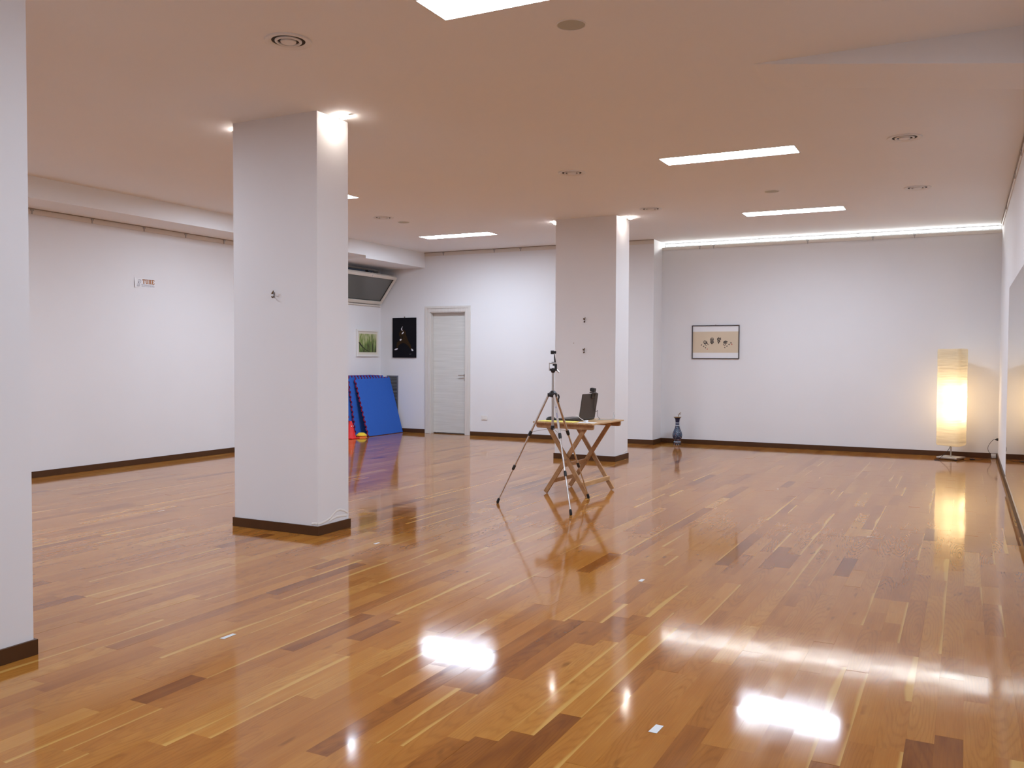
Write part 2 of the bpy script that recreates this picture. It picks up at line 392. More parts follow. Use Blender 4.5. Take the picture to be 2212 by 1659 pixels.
# ================================================================== FLOOR
PW, PE = 0.091, 0.016
floor = struct(MB().box(XL2 - 0.2, XR + 0.1, YF - 0.1, Y2 + 0.3, -0.06, -0.012).build('floor', 'subfloor_dark'), 'glossy cherry plank floor of the hall')
def proj(p):
    d = Vector(p) - Vector((0, 0, CAM_H)); z = d.dot(F_)
    if z < 0.25: return None
    return (IW / 2 + FPX * d.dot(R_) / z, IH / 2 - FPX * d.dot(U_) / z)
rng = random.Random(21)
planks = []
k0 = int(math.floor((XL2 - PE) / PW)) ; k1 = int(math.ceil((XR - PE) / PW))
special = {}   # row index -> list of (y0, y1, tone, sap) fixed boards seen in the foreground
def row(x_right): return int(round((x_right - PW - PE) / PW))
special[row(-1.440)] = [(2.05, 2.727, 0.12, 0), (2.727, 3.95, 0.70, 0.19)]
special[row(-1.349)] = [(2.20, 2.828, 0.10, 0), (2.828, 4.10, 0.70, 0.19)]
special[row(-1.258)] = [(1.90, 2.45, 0.30, 0), (2.45, 3.053, 0.05, 0), (3.053, 4.30, 0.66, 0.22)]
special[row(-1.531)] = [(1.85, 2.678, 0.22, 0), (2.678, 3.85, 0.66, 0.0)]
special[row(-1.622)] = [(2.10, 3.30, 0.50, 0), (3.30, 4.2, 0.22, 0)]
special[row(-1.167)] = [(2.3, 3.35, 0.60, 0.25), (3.35, 4.4, 0.30, 0)]
special[row(-2.350)] = [(2.28, 3.35, 0.72, 0.22), (1.5, 2.28, 0.40, 0)]
special[row(-2.441)] = [(2.162, 3.20, 0.76, 0.28), (1.4, 2.162, 0.45, 0)]
special[row(0.198)] = [(3.40, 4.30, 0.55, 0.0), (2.6, 3.40, 0.45, 0.5)]
for k in range(k0, k1 + 1):
    xa, xb = PE + k * PW, PE + (k + 1) * PW
    xa, xb = max(xa, XL2 - 0.05), min(xb, XR + 0.02)
    if xb - xa < 0.01: continue
    sp = sorted(special.get(k, []))
    cuts = []
    def fill(a, b2):
        y = a
        while b2 - y > 1e-4:
            l = rng.choice((0.32, 0.42, 0.5, 0.6, 0.7, 0.85, 1.0, 1.15)) * rng.uniform(0.9, 1.1)
            e_ = y + l
            if b2 - e_ < 0.25: e_ = b2
            t = min(max(rng.gauss(0.48, 0.10), 0.18), 0.75)
            s_ = 0.0
            q = rng.random()
            if q < 0.17: s_ = rng.uniform(0.10, 0.34)
            if q > 0.97: t = rng.uniform(0.74, 0.86)
            if 0.91 < q <= 0.97: t = rng.uniform(0.05, 0.2)
            cuts.append((y, e_, t, s_)); y = e_
    a0 = YF - rng.uniform(0.0, 0.5); end = Y2 + 0.02
    if sp:
        fill(a0, sp[0][0])
        for i, b_ in enumerate(sp):
            cuts.append(b_)
            nxt = sp[i + 1][0] if i + 1 < len(sp) else end
            if nxt - b_[1] > 0.02: fill(b_[1], nxt)
    else: fill(a0, end)
    for (ya, yb, t, s_) in cuts:
        planks.append((xa, xb, ya, yb, t, s_, rng.random(), rng.gauss(0, 0.0016), rng.gauss(0, 0.0005), rng.uniform(-0.00008, 0.00008)))
def plank_area(p):
    q = [proj((x, y, 0)) for x, y in ((p[0], p[2]), (p[1], p[2]), (p[1], p[3]), (p[0], p[3]))]
    if any(a is None for a in q): return 0.0
    q = [(min(max(x, 0), IW), min(max(y, 0), IH)) for x, y in q]
    return abs(sum(q[i][0] * q[(i + 1) % 4][1] - q[(i + 1) % 4][0] * q[i][1] for i in range(4))) / 2
planks.sort(key=plank_area, reverse=True)
def plank_geo(p, org):
    xa, xb, ya, yb, t, s_, sd, tx, ty, dz = p
    g, c, cz = 0.00006, 0.00002, 0.000001
    xa += g; xb -= g; ya += g; yb -= g
    xm, ym = (xa + xb) / 2, (ya + yb) / 2
    top = lambda x, y: dz + (x - xm) * tx + (y - ym) * ty
    vs = [(xa + c, ya + c), (xb - c, ya + c), (xb - c, yb - c), (xa + c, yb - c)]
    vo = [(xa, ya), (xb, ya), (xb, yb), (xa, yb)]
    V = [(x, y, top(x, y)) for x, y in vs] + [(x, y, top(x, y) - cz) for x, y in vo] + [(x, y, -0.0118) for x, y in vo]
    F = [(0, 1, 2, 3)] + [((i + 1) % 4, i, 4 + i, 4 + (i + 1) % 4) for i in range(4)] + [(4 + (i + 1) % 4, 4 + i, 8 + i, 8 + (i + 1) % 4) for i in range(4)]
    UV = [(x - xa, y - ym) for x, y, z in V]
    V = [(x - org[0], y - org[1], z) for x, y, z in V]
    return V, F, UV
def plank_mesh(name, plist, org):
    V, F, UV, A = [], [], [], []
    for p in plist:
        v, f, u = plank_geo(p, org); o = len(V); V += v; F += [tuple(i + o for i in q) for q in f]; UV += u; A += [(p[4], p[5], p[6])] * len(v)
    me = bpy.data.meshes.new(name); me.from_pydata(V, [], F)
    uvl = me.uv_layers.new(name='UVMap'); at = me.color_attributes.new('plank', 'FLOAT_COLOR', 'CORNER')
    ub, cb = [], []
    uvl = me.uv_layers['UVMap']; at = me.color_attributes['plank']
    for l in me.loops:
        ub += UV[l.vertex_index]; cb += [*A[l.vertex_index], 1.0]
    uvl.data.foreach_set('uv', ub); at.data.foreach_set('color', cb)
    me.materials.append(MATS['cherry_plank']); me.update(); return me
NBIG = 300
for p in planks[:NBIG]:
    org = ((p[0] + p[1]) / 2, (p[2] + p[3]) / 2)
    o = bpy.data.objects.new('plank', plank_mesh('plank', [p], org)); COL.objects.link(o); o.parent = floor; o.location = (org[0], org[1], 0)
o = bpy.data.objects.new('further_planks', plank_mesh('further_planks', planks[NBIG:], (0, 0))); COL.objects.link(o); o.parent = floor; o['kind'] = 'stuff'

# ================================================================== CEILING
PANELS = [(-1.938, 4.02), (-1.938, 8.07), (-1.938, 11.47), (-6.835, 8.19), (-6.835, 11.59), (-1.938, 0.0), (-6.835, 4.10), (-6.835, 0.0)]
PLX, PLY = 0.600, 0.150
holes = [(x - PLX, x + PLX, y - PLY, y + PLY) for x, y in PANELS]
cb = MB()
for (a, b_, c, d) in rect_holes(XL2 - 0.1, XR + 0.1, YF - 0.1, Y2 + COVE_D, holes):
    cb.add([(a, c, ZC), (b_, c, ZC), (b_, d, ZC), (a, d, ZC)], [(3, 2, 1, 0)])
cb.box(XL2 - 0.1, XR + 0.1, YF - 0.1, Y2 + COVE_D, ZC + 0.14, ZC + 0.18)
me = bpy.data.meshes.new('ceiling'); me.from_pydata(cb.v, [], cb.f); me.materials.append(MATS['ceiling_paint'])
o = bpy.data.objects.new('ceiling', me); COL.objects.link(o); struct(o, 'flat painted plasterboard ceiling')
# soffit box along the left wall
m = MB().box(XL2 - 0.05, XB, YF, YB, ZB1, ZC).box(XL2 - 0.05, XB, YB, Y1 + 0.05, ZB2, ZC)
struct(m.build('ceiling_soffit', 'ceiling_paint'), 'boxed soffit running along the left wall')
# sloping wedge under the ceiling at the right
m = MB(); x0, x1 = -1.226, XR + 0.05; zb = ZC - (x1 - x0) * 0.1395
m.add([(x0, 5.635, ZC + .002), (x1, 5.635, ZC + .002), (x1, 5.635, zb), (x0, 6.16, ZC + .002), (x1, 6.16, ZC + .002), (x1, 6.16, zb)], [(0, 1, 2), (3, 5, 4), (0, 2, 5, 3), (1, 4, 5, 2), (0, 3, 4, 1)])
struct(m.build('ceiling_wedge', 'ceiling_paint'), 'sloping wedge below the ceiling near the right wall')

# ================================================================== WALLS
T = 0.15
struct(MB().box(XL - 0.5, XL, YF, YSTEP, 0, ZB1 + 0.02).build('wall_left', 'wall_paint'), 'white left wall with paper sign')
WY0, WY1, WZ0, WZ1 = 11.70, 13.205, 2.285, 2.902
m = MB()
for (a, b_, c, d) in rect_holes(YSTEP - 0.05, Y1 + 0.05, 0, ZB1 + 0.02, [(WY0, WY1, WZ0, WZ1)]): m.box(XL2 - T, XL2, a, b_, c, d)
struct(m.build('wall_left_recess', 'wall_paint'), 'white recessed end of the left wall under the window')
DX0, DX1, DZ = -8.372, -7.662, 2.125
m = MB()
for (a, b_, c, d) in rect_holes(XL2 - 0.1, XRET, 0, ZC + 0.02, [(DX0, DX1, 0, DZ)]):
    m.box(a, b_, Y1, Y1 + 0.16, c, d)
m.box(DX0 - .02, DX1 + .02, Y1 + 0.161, Y1 + 0.2, 0, DZ + .02)
m.box(XRET - 0.16, XRET, Y1 + 0.1601, Y2 + COVE_D, 0, ZC + 0.02)
struct(m.build('wall_back', 'wall_paint'), 'white end wall with the door')
m = MB().box(XRET, XR, Y2, Y2 + 0.025, 0, COVE_Z).box(XRET - 0.05, XR + 0.05, Y2 + COVE_D, Y2 + COVE_D + 0.1, 0, ZC + 0.02).box(XRET, XR, Y2 + 0.025, Y2 + COVE_D, COVE_Z - 0.037, COVE_Z - 0.022)
struct(m.build('wall_back_alcove', 'wall_paint'), 'white alcove wall lit by a cove along its top')
struct(MB().box(XR, XR + T, YF, Y2 + COVE_D + 0.1, 0, ZC + 0.02).build('wall_right', 'wall_paint'), 'white right wall carrying the mirror')
struct(MB().box(XL - 0.5, XR + T, YF - T, YF, 0, ZC + 0.02).build('wall_front', 'wall_paint'), 'white wall behind the camera')

# LED strip lying in the cove
t = thing('cove_light_strip', 'white light strip glowing in the cove above the alcove wall', 'light', ((XRET + XR) / 2, Y2 + COVE_D, 3.118))
hx = (XR - XRET) / 2 - 0.02
MB().box(-hx, hx, -0.012, 0, 0, 0.034).build('channel', 'aluminium', t)
MB().add([(-hx, -0.0125, 0.003), (hx, -0.0125, 0.003), (hx, -0.0125, 0.031), (-hx, -0.0125, 0.031)], [(0, 1, 2, 3)]).build('diffuser', 'cove_light', t)

# columns
def column(name, x0, x1, y0, y1, label):
    t = struct(MB().box(x0, x1, y0, y1, 0, ZC + 0.01).build(name, 'wall_paint'), label)
    m = MB(); b_ = BBT
    m.box(x0 - b_, x1 + b_, y0 - b_, y0, 0.001, BBH).box(x0 - b_, x1 + b_, y1, y1 + b_, 0.001, BBH).box(x0 - b_, x0, y0, y1, 0.001, BBH).box(x1, x1 + b_, y0, y1, 0.001, BBH)
    m.build('baseboard', 'baseboard_brown', t)
    return t
C2 = column('column', -5.149, -4.318, 5.264, 5.637, 'white square column left of centre')
C3 = column('column', -4.868, -4.019, 10.810, 11.300, 'white square column behind the folding table')
C1 = column('column', -4.55, -3.718, 1.72, 2.558, 'white column cut by the left edge of the view')
# plaster beads and flaking paint at the foot of two columns
def flake(parent, pts, y_or_x, axis):
    m = MB(); n = len(pts)
    for i, (a, z) in enumerate(pts):
        for k, (dz, dd) in enumerate(((-0.010, 0.0006), (-0.003, 0.0035), (0.003, 0.0030), (0.010, 0.0004))):
            m.v.append((y_or_x + dd, a, z + dz) if axis == 'x' else (a, y_or_x - dd, z + dz))
    for i in range(n - 1):
        for k in range(3): m.f.append((i * 4 + k, (i + 1) * 4 + k, (i + 1) * 4 + k + 1, i * 4 + k + 1))
    m.build('flaking_plaster', 'plaster_flake', parent, smooth=True)
flake(C2, [(5.264, 0.085), (5.31, 0.088), (5.36, 0.095), (5.41, 0.110), (5.45, 0.135), (5.49, 0.155), (5.53, 0.158), (5.58, 0.142), (5.625, 0.118)], -4.318, 'x')
flake(C2, [(5.40, 0.085), (5.44, 0.100), (5.49, 0.108), (5.55, 0.105), (5.61, 0.098)], -4.318, 'x')
flake(C2, [(-4.375, 0.084), (-4.345, 0.090), (-4.318, 0.086)], 5.264, 'y')
flake(C3, [(11.12, 0.080), (11.18, 0.092), (11.24, 0.105), (11.295, 0.098)], -4.019, 'x')

# baseboards
def bboard(name, *boxes):
    m = MB()
    for b_ in boxes: m.box(*b_)
    struct(m.build(name, 'baseboard_brown'))
b_ = BBT
bboard('baseboard_left', (XL, XL + b_, YF, YSTEP, 0.001, BBH), (XL2, XL2 + b_, YSTEP, Y1, 0.001, BBH), (XL2, XL + b_, YSTEP, YSTEP + b_, 0.001, BBH))
bboard('baseboard_back', (XL2 + b_, -8.474, Y1 - b_, Y1, 0.001, BBH), (-7.562, XRET + b_, Y1 - b_, Y1, 0.001, BBH), (XRET, XRET + b_, Y1, Y2, 0.001, BBH))
bboard('baseboard_alcove', (XRET + b_, XR - b_, Y2 - b_, Y2, 0.001, BBH))
bboard('baseboard_right', (XR - b_, XR, YF, Y2, 0.001, BBH))

# ------------------------------------------------------------------ picture rails
def rail(name, label, axis, at, a0, a1, z_line, z_band, brackets, out, line=True):
    """axis 'y': runs along y on plane x=at ; 'x': runs along x on plane y=at. out = +-1 away from the wall"""
    t = thing(name, label, None, (at, (a0 + a1) / 2, z_band) if axis == 'y' else ((a0 + a1) / 2, at, z_band)); del_ = t.location.copy(); struct(t, label)
    def bx(m, d0, d1, p0, p1, z0, z1):
        lo, hi = sorted((d0 * out, d1 * out)); mid = (a0 + a1) / 2
        if axis == 'y': m.box(lo, hi, p0 - mid, p1 - mid, z0 - z_band, z1 - z_band)
        else: m.box(p0 - mid, p1 - mid, lo, hi, z0 - z_band, z1 - z_band)
        return m
    bx(MB(), 0.0, 0.008, a0, a1, z_band, z_line).build('band', 'band_paint', t)
    if line: bx(MB(), 0.008, 0.020, a0, a1, z_line - 0.008, z_line).build('rail', 'rail_metal', t)
    for c in brackets:
        m = MB(); zt = z_line - 0.011 if line else z_line
        bx(m, 0.008, 0.018, c - 0.018, c + 0.018, zt - 0.016, zt); bx(m, 0.008, 0.016, c - 0.007, c + 0.007, zt - 0.052, zt - 0.016)
        m.build('bracket', 'bracket_metal', t)
rail('trim_1', 'picture rail with hooks along the left wall', 'y', XL, YF, YSTEP, ZB1, 2.886, (5.6, 6.3, 7.05, 7.785, 8.445, 9.12, 9.8), 1)
rail('trim_2', 'picture rail above the door', 'x', Y1, XB, XRET, ZC - 0.001, 3.104, (-8.1, -7.1, -6.606, -5.6), -1)
rail('trim_3', 'picture rail under the cove light', 'x', Y2, XRET, XR, COVE_Z, 3.043, (-3.708, -3.491, -2.1, -1.207, -0.665), -1, line=False)
rail('trim_4', 'picture rail along the right wall', 'y', XR, YF, Y2, ZC - 0.001, 3.105, (6.0, 8.9, 10.0, 12.0), -1)

# ================================================================== DOOR
d = struct(thing('door_1', None, None, ((DX0 + DX1) / 2, Y1, 0)), 'pale laminate door in the end wall'); hw = (DX1 - DX0) / 2
MB().box(-hw - .102, -hw - .060, -0.020, 0, 0.001, 2.228).box(-hw - .060, -hw, -0.012, 0, 0.001, 2.19).build('casing', 'door_casing', d, bevel=.002)
MB().box(hw + .060, hw + .102, -0.020, 0, 0.001, 2.228).box(hw, hw + .060, -0.012, 0, 0.001, 2.19).build('casing', 'door_casing', d, bevel=.002)
MB().box(-hw - .060, hw + .060, -0.020, 0, 2.188, 2.228).box(-hw, hw, -0.012, 0, DZ, 2.188).build('head_casing', 'door_casing', d, bevel=.002)
MB().box(-hw, -hw + .012, 0, 0.15, 0.001, DZ).box(hw - .012, hw, 0, 0.15, 0.001, DZ).box(-hw, hw, 0, 0.15, DZ - .012, DZ).build('jamb', 'door_casing', d)
MB().box(-hw + .014, hw - .014, 0.085, 0.125, 0.018, DZ - .014).build('leaf', 'door_laminate', d, bevel=.001)
h = MB().lathe([(0.0, 0), (0.024, 0), (0.024, 0.008), (0.0, 0.008)], n=18); h.v = [(hw - .055 + x, 0.085 - z, 1.03 + y) for x, y, z in h.v]
h.tube([(hw - .055, 0.080, 1.03), (hw - .055, 0.040, 1.03)], 0.010, 10); h.tube([(hw - .050, 0.040, 1.03), (hw - .10, 0.038, 1.03), (hw - .165, 0.040, 1.028)], 0.0085, 10)
h.build('handle', 'chrome', d, smooth='auto')
h = MB().lathe([(0.0, 0), (0.020, 0), (0.020, 0.006), (0.0, 0.006)], n=18); h.v = [(hw - .055 + x, 0.085 - z, 0.945 + y) for x, y, z in h.v]
h.box(hw - .059, hw - .051, 0.0765, 0.079, 0.935, 0.957)
h.build('keyhole', 'brushed_metal', d, smooth='auto')

# ================================================================== WINDOW (bottom-hung sash tilted into the room)
wn = struct(thing('window_1', None, None, (XL2, (WY0 + WY1) / 2, WZ0)), 'high hopper window tilted open under the soffit')
L2 = (WY1 - WY0) / 2; HH = WZ1 - WZ0
m = MB().box(-.10, 0.012, -L2, L2, -0.008, 0.030).box(-.10, 0.012, -L2, L2, HH - .026, HH).box(-.10, 0.012, -L2, -L2 + .045, 0.030, HH - .026).box(-.10, 0.012, L2 - .045, L2, 0.030, HH - .026)
m.box(-.02, 0.030, -L2, L2 + .02, -0.045, -0.020)
m.build('frame', 'window_frame_paint', wn, bevel=.003)
ang = math.atan2(0.36, 0.475); SL = 0.59
def sash(u, v, d_):   # u along y, v up the sash, d_ thickness outward (room side)
    return (0.030 + v * math.sin(ang) + d_ * math.cos(ang), u, 0.012 + v * math.cos(ang) - d_ * math.sin(ang))
def sbox(m, u0, u1, v0, v1, d0, d1):
    vs = [sash(u, v, d_) for d_ in (d0, d1) for v in (v0, v1) for u in (u0, u1)]
    m.add(vs, [(0, 2, 3, 1), (4, 5, 7, 6), (0, 1, 5, 4), (1, 3, 7, 5), (3, 2, 6, 7), (2, 0, 4, 6)])
fw = 0.058; m = MB(); Ls = L2 - 0.004
sbox(m, -Ls, Ls, 0, fw, -.02, .03); sbox(m, -Ls, Ls, SL - fw, SL, -.02, .03); sbox(m, -Ls, -Ls + fw, fw, SL - fw, -.02, .03); sbox(m, Ls - fw, Ls, fw, SL - fw, -.02, .03)
sa = m.build('sash', 'window_frame_paint', wn, bevel=.003)
m = MB(); sbox(m, -Ls + fw - .004, Ls - fw + .004, fw - .004, SL - fw + .004, .000, .006); m.build('pane', 'window_glass', sa)
m = MB(); g0, g1 = fw - .001, fw + .008
sbox(m, -Ls + g0, Ls - g0, g0, g1, .004, .014); sbox(m, -Ls + g0, Ls - g0, SL - g1, SL - g0, .004, .014); sbox(m, -Ls + g0, -Ls + g1, g1, SL - g1, .004, .014); sbox(m, Ls - g1, Ls - g0, g1, SL - g1, .004, .014)
m.build('gasket', 'black_rubber', sa)
m = MB(); p = sash(0.02, SL - .028, .03); m.tube([p, sash(0.02, SL - .028, .045)], .012, 12); m.build('latch', 'white_plastic', sa, smooth='auto')
m = MB(); m.tube([(0.0, 0.45, HH - .06), (0.08, 0.45, HH - .05), sash(0.45, SL - .05, -.015)], .005, 8); m.build('stay_arm', 'brushed_metal', wn, smooth=True)
m = MB(); m.box(-.012, 0.02, 0.36, 0.40, HH - .085, HH - .035); m.build('catch', 'dark_plastic', wn)

# ================================================================== CEILING FITTINGS
LP = ['bright rectangular ceiling light cut by the top edge of the view', 'bright rectangular ceiling light, larger of the two whole ones at right',
      'bright rectangular ceiling light nearest the glowing alcove cove', 'rectangular ceiling light showing only its tip beside the near column',
      'bright rectangular ceiling light in front of the door', 'rectangular ceiling light above the camera', 'rectangular ceiling light left of the view by the left column', 'rectangular ceiling light behind the view at left']
def panel(x, y, label):
    t = thing('ceiling_light', label, 'ceiling light', (x, y, ZC), 0, 'recessed rectangular ceiling lights')
    m = MB(); a, c = PLX, PLY
    for (x0, x1, y0, y1) in rect_holes(-a - .006, a + .006, -c - .006, c + .006, [(-a + .004, a - .004, -c + .004, c - .004)]): m.box(x0, x1, y0, y1, -0.003, 0.0)
    m.build('trim_ring', 'white_plastic', t)
    m = MB().box(-a, -a + .004, -c, c, 0, .05).box(a - .004, a, -c, c, 0, .05).box(-a, a, -c, -c + .004, 0, .05).box(-a, a, c - .004, c, 0, .05).box(-a, a, -c, c, .05, .056)
    m.build('housing', 'white_plastic', t)
    m = MB(); e = .006; m.add([(-a + e, -c + e, .006), (a - e, -c + e, .006), (a - e, c - e, .006), (-a + e, c - e, .006)], [(3, 2, 1, 0)]); m.build('diffuser', 'panel_light', t)
for (x, y), l in zip(PANELS, LP): panel(x, y, l)

def downlight(x, y, label, tilt):
    t = thing('spot_downlight', label, 'spotlight', (x, y, ZC), 0, 'small recessed spotlights by the columns')
    MB().lathe([(0.032, 0.0), (0.032, -0.0015), (0.046, -0.0015), (0.047, 0.0)], n=24).build('ring', 'white_plastic', t, smooth='auto')
    MB().lathe([(0.030, -0.001), (0.030, -0.016), (0.022, -0.028), (0.002, -0.033)], n=20, caps=True).build('lens', 'spot_light', t, smooth=True)
    m = MB(); m.prism([(0.05, -.002), (0.085, -.002), (0.085, -.005), (0.05, -.008)], lambda a, b, tt: (a * tilt, tt, b), -.012, .012); m.build('clip', 'bracket_metal', t)
downlight(-4.215, 5.450, 'lit spotlight in the ceiling at the right face of the near column', 1)
downlight(-5.245, 5.450, 'lit spotlight in the ceiling hidden behind the near column', -1)
downlight(-3.905, 11.02, 'lit spotlight in the ceiling at the right face of the far column', 1)
downlight(-4.965, 11.02, 'lit spotlight in the ceiling at the left corner of the far column', -1)

def diffuser(x, y, label, r=0.135):
    t = thing('air_diffuser', label, 'air vent', (x, y, ZC), 0, 'round ceiling air diffusers'); k = r / 0.135
    P = lambda pr: [(a * k, b) for a, b in pr]
    MB().lathe(P([(0.135, 0), (0.134, -0.009), (0.126, -0.011), (0.108, -0.008), (0.097, -0.003), (0.096, 0.0)]), n=40).build('flange', 'diffuser_paint', t, smooth='auto')
    MB().lathe(P([(0.078, 0.002), (0.077, -0.007), (0.072, -0.011), (0.063, -0.009), (0.061, 0.002)]), n=36).build('ring', 'diffuser_paint', t, smooth='auto')
    MB().lathe(P([(0.045, 0.002), (0.045, -0.009), (0.040, -0.013), (0.0005, -0.014)]), n=30).build('core', 'diffuser_paint', t, smooth='auto')
    MB().lathe(P([(0.0965, -0.0012), (0.0005, -0.0012)]), n=30).build('throat_shade', 'throat_dark', t)  # flat dark disc painted as the shade between rings; ceiling is uncut
diffuser(-3.516, 4.036, 'round ceiling air vent nearest the camera, upper left')
diffuser(-3.495, 8.135, 'round ceiling air vent above the folding table')
diffuser(-6.836, 9.672, 'round ceiling air vent in front of the door beside a plain disc')
diffuser(-0.480, 8.045, 'round ceiling air vent near the right wall, nearer of two')
diffuser(-0.488, 10.443, 'round ceiling air vent near the right wall, closer to the alcove')
diffuser(-3.466, 10.523, 'round ceiling air vent beside the far column')
def speaker(x, y, label):
    t = thing('ceiling_speaker', label, 'speaker', (x, y, ZC), 0, 'flush round ceiling speakers')
    MB().lathe([(0.082, 0), (0.0815, -0.004), (0.077, -0.005), (0.0765, -0.001)], n=36).build('rim', 'diffuser_paint', t, smooth='auto')
    MB().lathe([(0.0765, -0.002), (0.05, -0.0045), (0.0005, -0.005)], n=36).build('grille', 'speaker_mesh', t, smooth=True)
speaker(-1.955, 4.531, 'plain grey-green ceiling disc beside the light at the top edge')
speaker(-6.820, 10.124, 'plain grey-green ceiling disc beside the air vent at left')
speaker(-1.918, 9.987, 'plain grey-green ceiling disc between the two whole lights at right')

# ================================================================== RIGHT WALL MIRROR
t = thing('wall_mirror', 'large frameless mirror along the right wall', 'mirror', (XR, 7.0, 0.115))
MB().box(-0.012, -0.001, -5.0, 3.66, 0, 1.976).build('backing', 'grey_plastic', t)
MB().box(-0.0160, -0.0122, -5.0, 3.66, 0, 1.976).build('glass', 'mirror_silver', t)
MB().box(-0.020, -0.001, -5.0, 3.66, -0.012, -0.0005).build('bottom_channel', 'aluminium', t)

# ================================================================== THINGS ON THE WALLS
# paper sign TUHE
t = thing('paper_sign', 'small paper sign reading TUHE on the left wall', 'sign', (XL, 7.795, 2.190))
def on_left(a, b, tt): return (tt, a, b)          # a along +y, b up, tt out of the wall
def rects(m, rs, fn, t0, t1):
    for (a0, a1, b0, b1) in rs: m.prism([(a0, b0), (a1, b0), (a1, b1), (a0, b1)], fn, t0, t1)
    return m
m = MB(); W2 = 0.155
gx = [-W2, -W2 + .03, 0, W2]; lift = [0.010, 0.003, 0.0008, 0.0008]
m.v += [(lift[i] * (1.3 if j == 0 else .3) + .0004, gx[i], j * 0.115) for j in (0, 1) for i in range(4)]; m.f += [(i, i + 1, i + 5, i + 4) for i in range(3)]
m.build('sheet', 'paper_white', t)
lt = MB(); z0, z1 = 0.050, 0.104; q = (z1 - z0)
def L_T(a, w_): return [(a, a + w_, z1 - .010, z1), (a, a + .006, z1 - .020, z1), (a + w_ - .006, a + w_, z1 - .020, z1), (a + w_ / 2 - .007, a + w_ / 2 + .007, z0, z1), (a + w_ * .25, a + w_ * .75, z0, z0 + .006)]
def L_U(a, w_): return [(a + .005, a + .017, z0 + .010, z1), (a, a + .022, z1 - .006, z1), (a + w_ - .015, a + w_ - .006, z0 + .010, z1), (a + w_ - .020, a + w_, z1 - .006, z1), (a + .010, a + w_ - .010, z0, z0 + .012)]
def L_H(a, w_): return [(a + .005, a + .016, z0, z1), (a + w_ - .016, a + w_ - .005, z0, z1), (a, a + .021, z1 - .006, z1), (a, a + .021, z0, z0 + .006), (a + w_ - .021, a + w_, z1 - .006, z1), (a + w_ - .021, a + w_, z0, z0 + .006), (a + .016, a + w_ - .016, z0 + q * .45, z0 + q * .6)]
def L_E(a, w_): return [(a + .004, a + .016, z0, z1), (a, a + w_, z1 - .008, z1), (a, a + w_, z0, z0 + .008), (a + .016, a + w_ * .7, z0 + q * .45, z0 + q * .58), (a + w_ - .006, a + w_, z1 - .018, z1), (a + w_ - .006, a + w_, z0, z0 + .018)]
for fn_, a in ((L_T, -.036), (L_U, .010), (L_H, .056), (L_E, .104)):
    m = MB(); rects(m, fn_(a, .043), on_left, .0012, .0026); m.build('letter', 'ink_orange', t)
m = MB()
for r0, r1, a0, a1 in ((.024, .028, -2.2, 1.0), (.012, .019, 0.6, 2.6), (.006, .013, 3.4, 5.6), (.014, .022, 3.6, 4.6)):
    for k in range(8):
        u0, u1 = a0 + (a1 - a0) * k / 8, a0 + (a1 - a0) * (k + 1) / 8
        m.prism([(-.085 + r * math.cos(u), .077 + r * math.sin(u)) for r, u in ((r0, u0), (r1, u0), (r1, u1), (r0, u1))], on_left, .0035, .0045)
m.build('emblem', 'ink_grey', t)
m = MB()
for z_, segs in ((.036, 13), (.024, 15), (.013, 11)):
    x = -.122
    rr = random.Random(int(z_ * 1000))
    while x < .145:
        l = rr.uniform(.008, .026); rects(m, [(x, min(x + l, .147), z_, z_ + .005)], on_left, .0055 if x < -.09 else .0018, .0062 if x < -.09 else .0024); x += l + .005
m.build('small_print', 'ink_grey', t)

# black canvas with the stance figure (on end wall)
t = thing('black_canvas', 'black canvas of a figure in a low fighting stance', 'painting', (-8.907, Y1, 1.330))
MB().box(-.248, .248, -.024, -.002, 0, .708).build('canvas', 'canvas_black', t, bevel=.003)
def cv(px, py): return ((px - 1690) / 740 * .496, .708 - (py + 215) / 1290 * .708)   # traced proportions of the painted figure
def on_back(d0): return lambda a, b, tt: (a, -tt, b)
def painted(name, mat, polys, t0=.0242, t1=.0256):
    for i, pl in enumerate(polys):
        m = MB(); m.prism([cv(*p) for p in pl], on_back(0), t0, t1 + .00012 * i); m.build(name, mat, t)
painted('painted_suit', 'paint_brown', [
    [(1600, 190), (1690, 175), (1745, 235), (1755, 350), (1790, 440), (1720, 520), (1640, 520), (1650, 400), (1610, 330)],
    [(1580, 200), (1620, 220), (1625, 330), (1600, 385), (1535, 375), (1530, 290)],
    [(1575, 390), (1620, 380), (1625, 470), (1585, 470)],
    [(1640, 480), (1660, 590), (1560, 640), (1510, 690), (1495, 770), (1455, 770), (1460, 590), (1530, 530)],
    [(1650, 500), (1780, 430), (1840, 560), (1900, 660), (1925, 780), (1895, 800), (1830, 700), (1740, 620), (1660, 590)]])
painted('painted_face', 'paint_white', [[(1640, 95), (1620, 100), (1595, 150), (1615, 190), (1640, 212), (1648, 195), (1630, 165), (1632, 130)], [(1625, 85), (1645, 65), (1650, 80), (1635, 92)]], .0258, .0270)
painted('painted_hand', 'paint_white', [[(1670, 230), (1690, 262), (1640, 312), (1620, 318), (1618, 295)], [(1560, 475), (1600, 465), (1618, 490), (1590, 530), (1555, 520)]], .0258, .0270)
painted('painted_shoe', 'paint_white', [[(1385, 815), (1430, 780), (1490, 775), (1495, 800), (1450, 828), (1395, 832)], [(1920, 785), (1945, 785), (1985, 830), (1985, 855), (1945, 858), (1925, 830)]], .0258, .0270)
m = MB(); m.tube([(*[(cv(x, y)[0]), -.0250], cv(x, y)[1]) for x, y in ((1860, 968), (1880, 958), (1890, 966), (1905, 956), (1925, 958))], .0012, 6); m.build('signature', 'ink_grey', t)
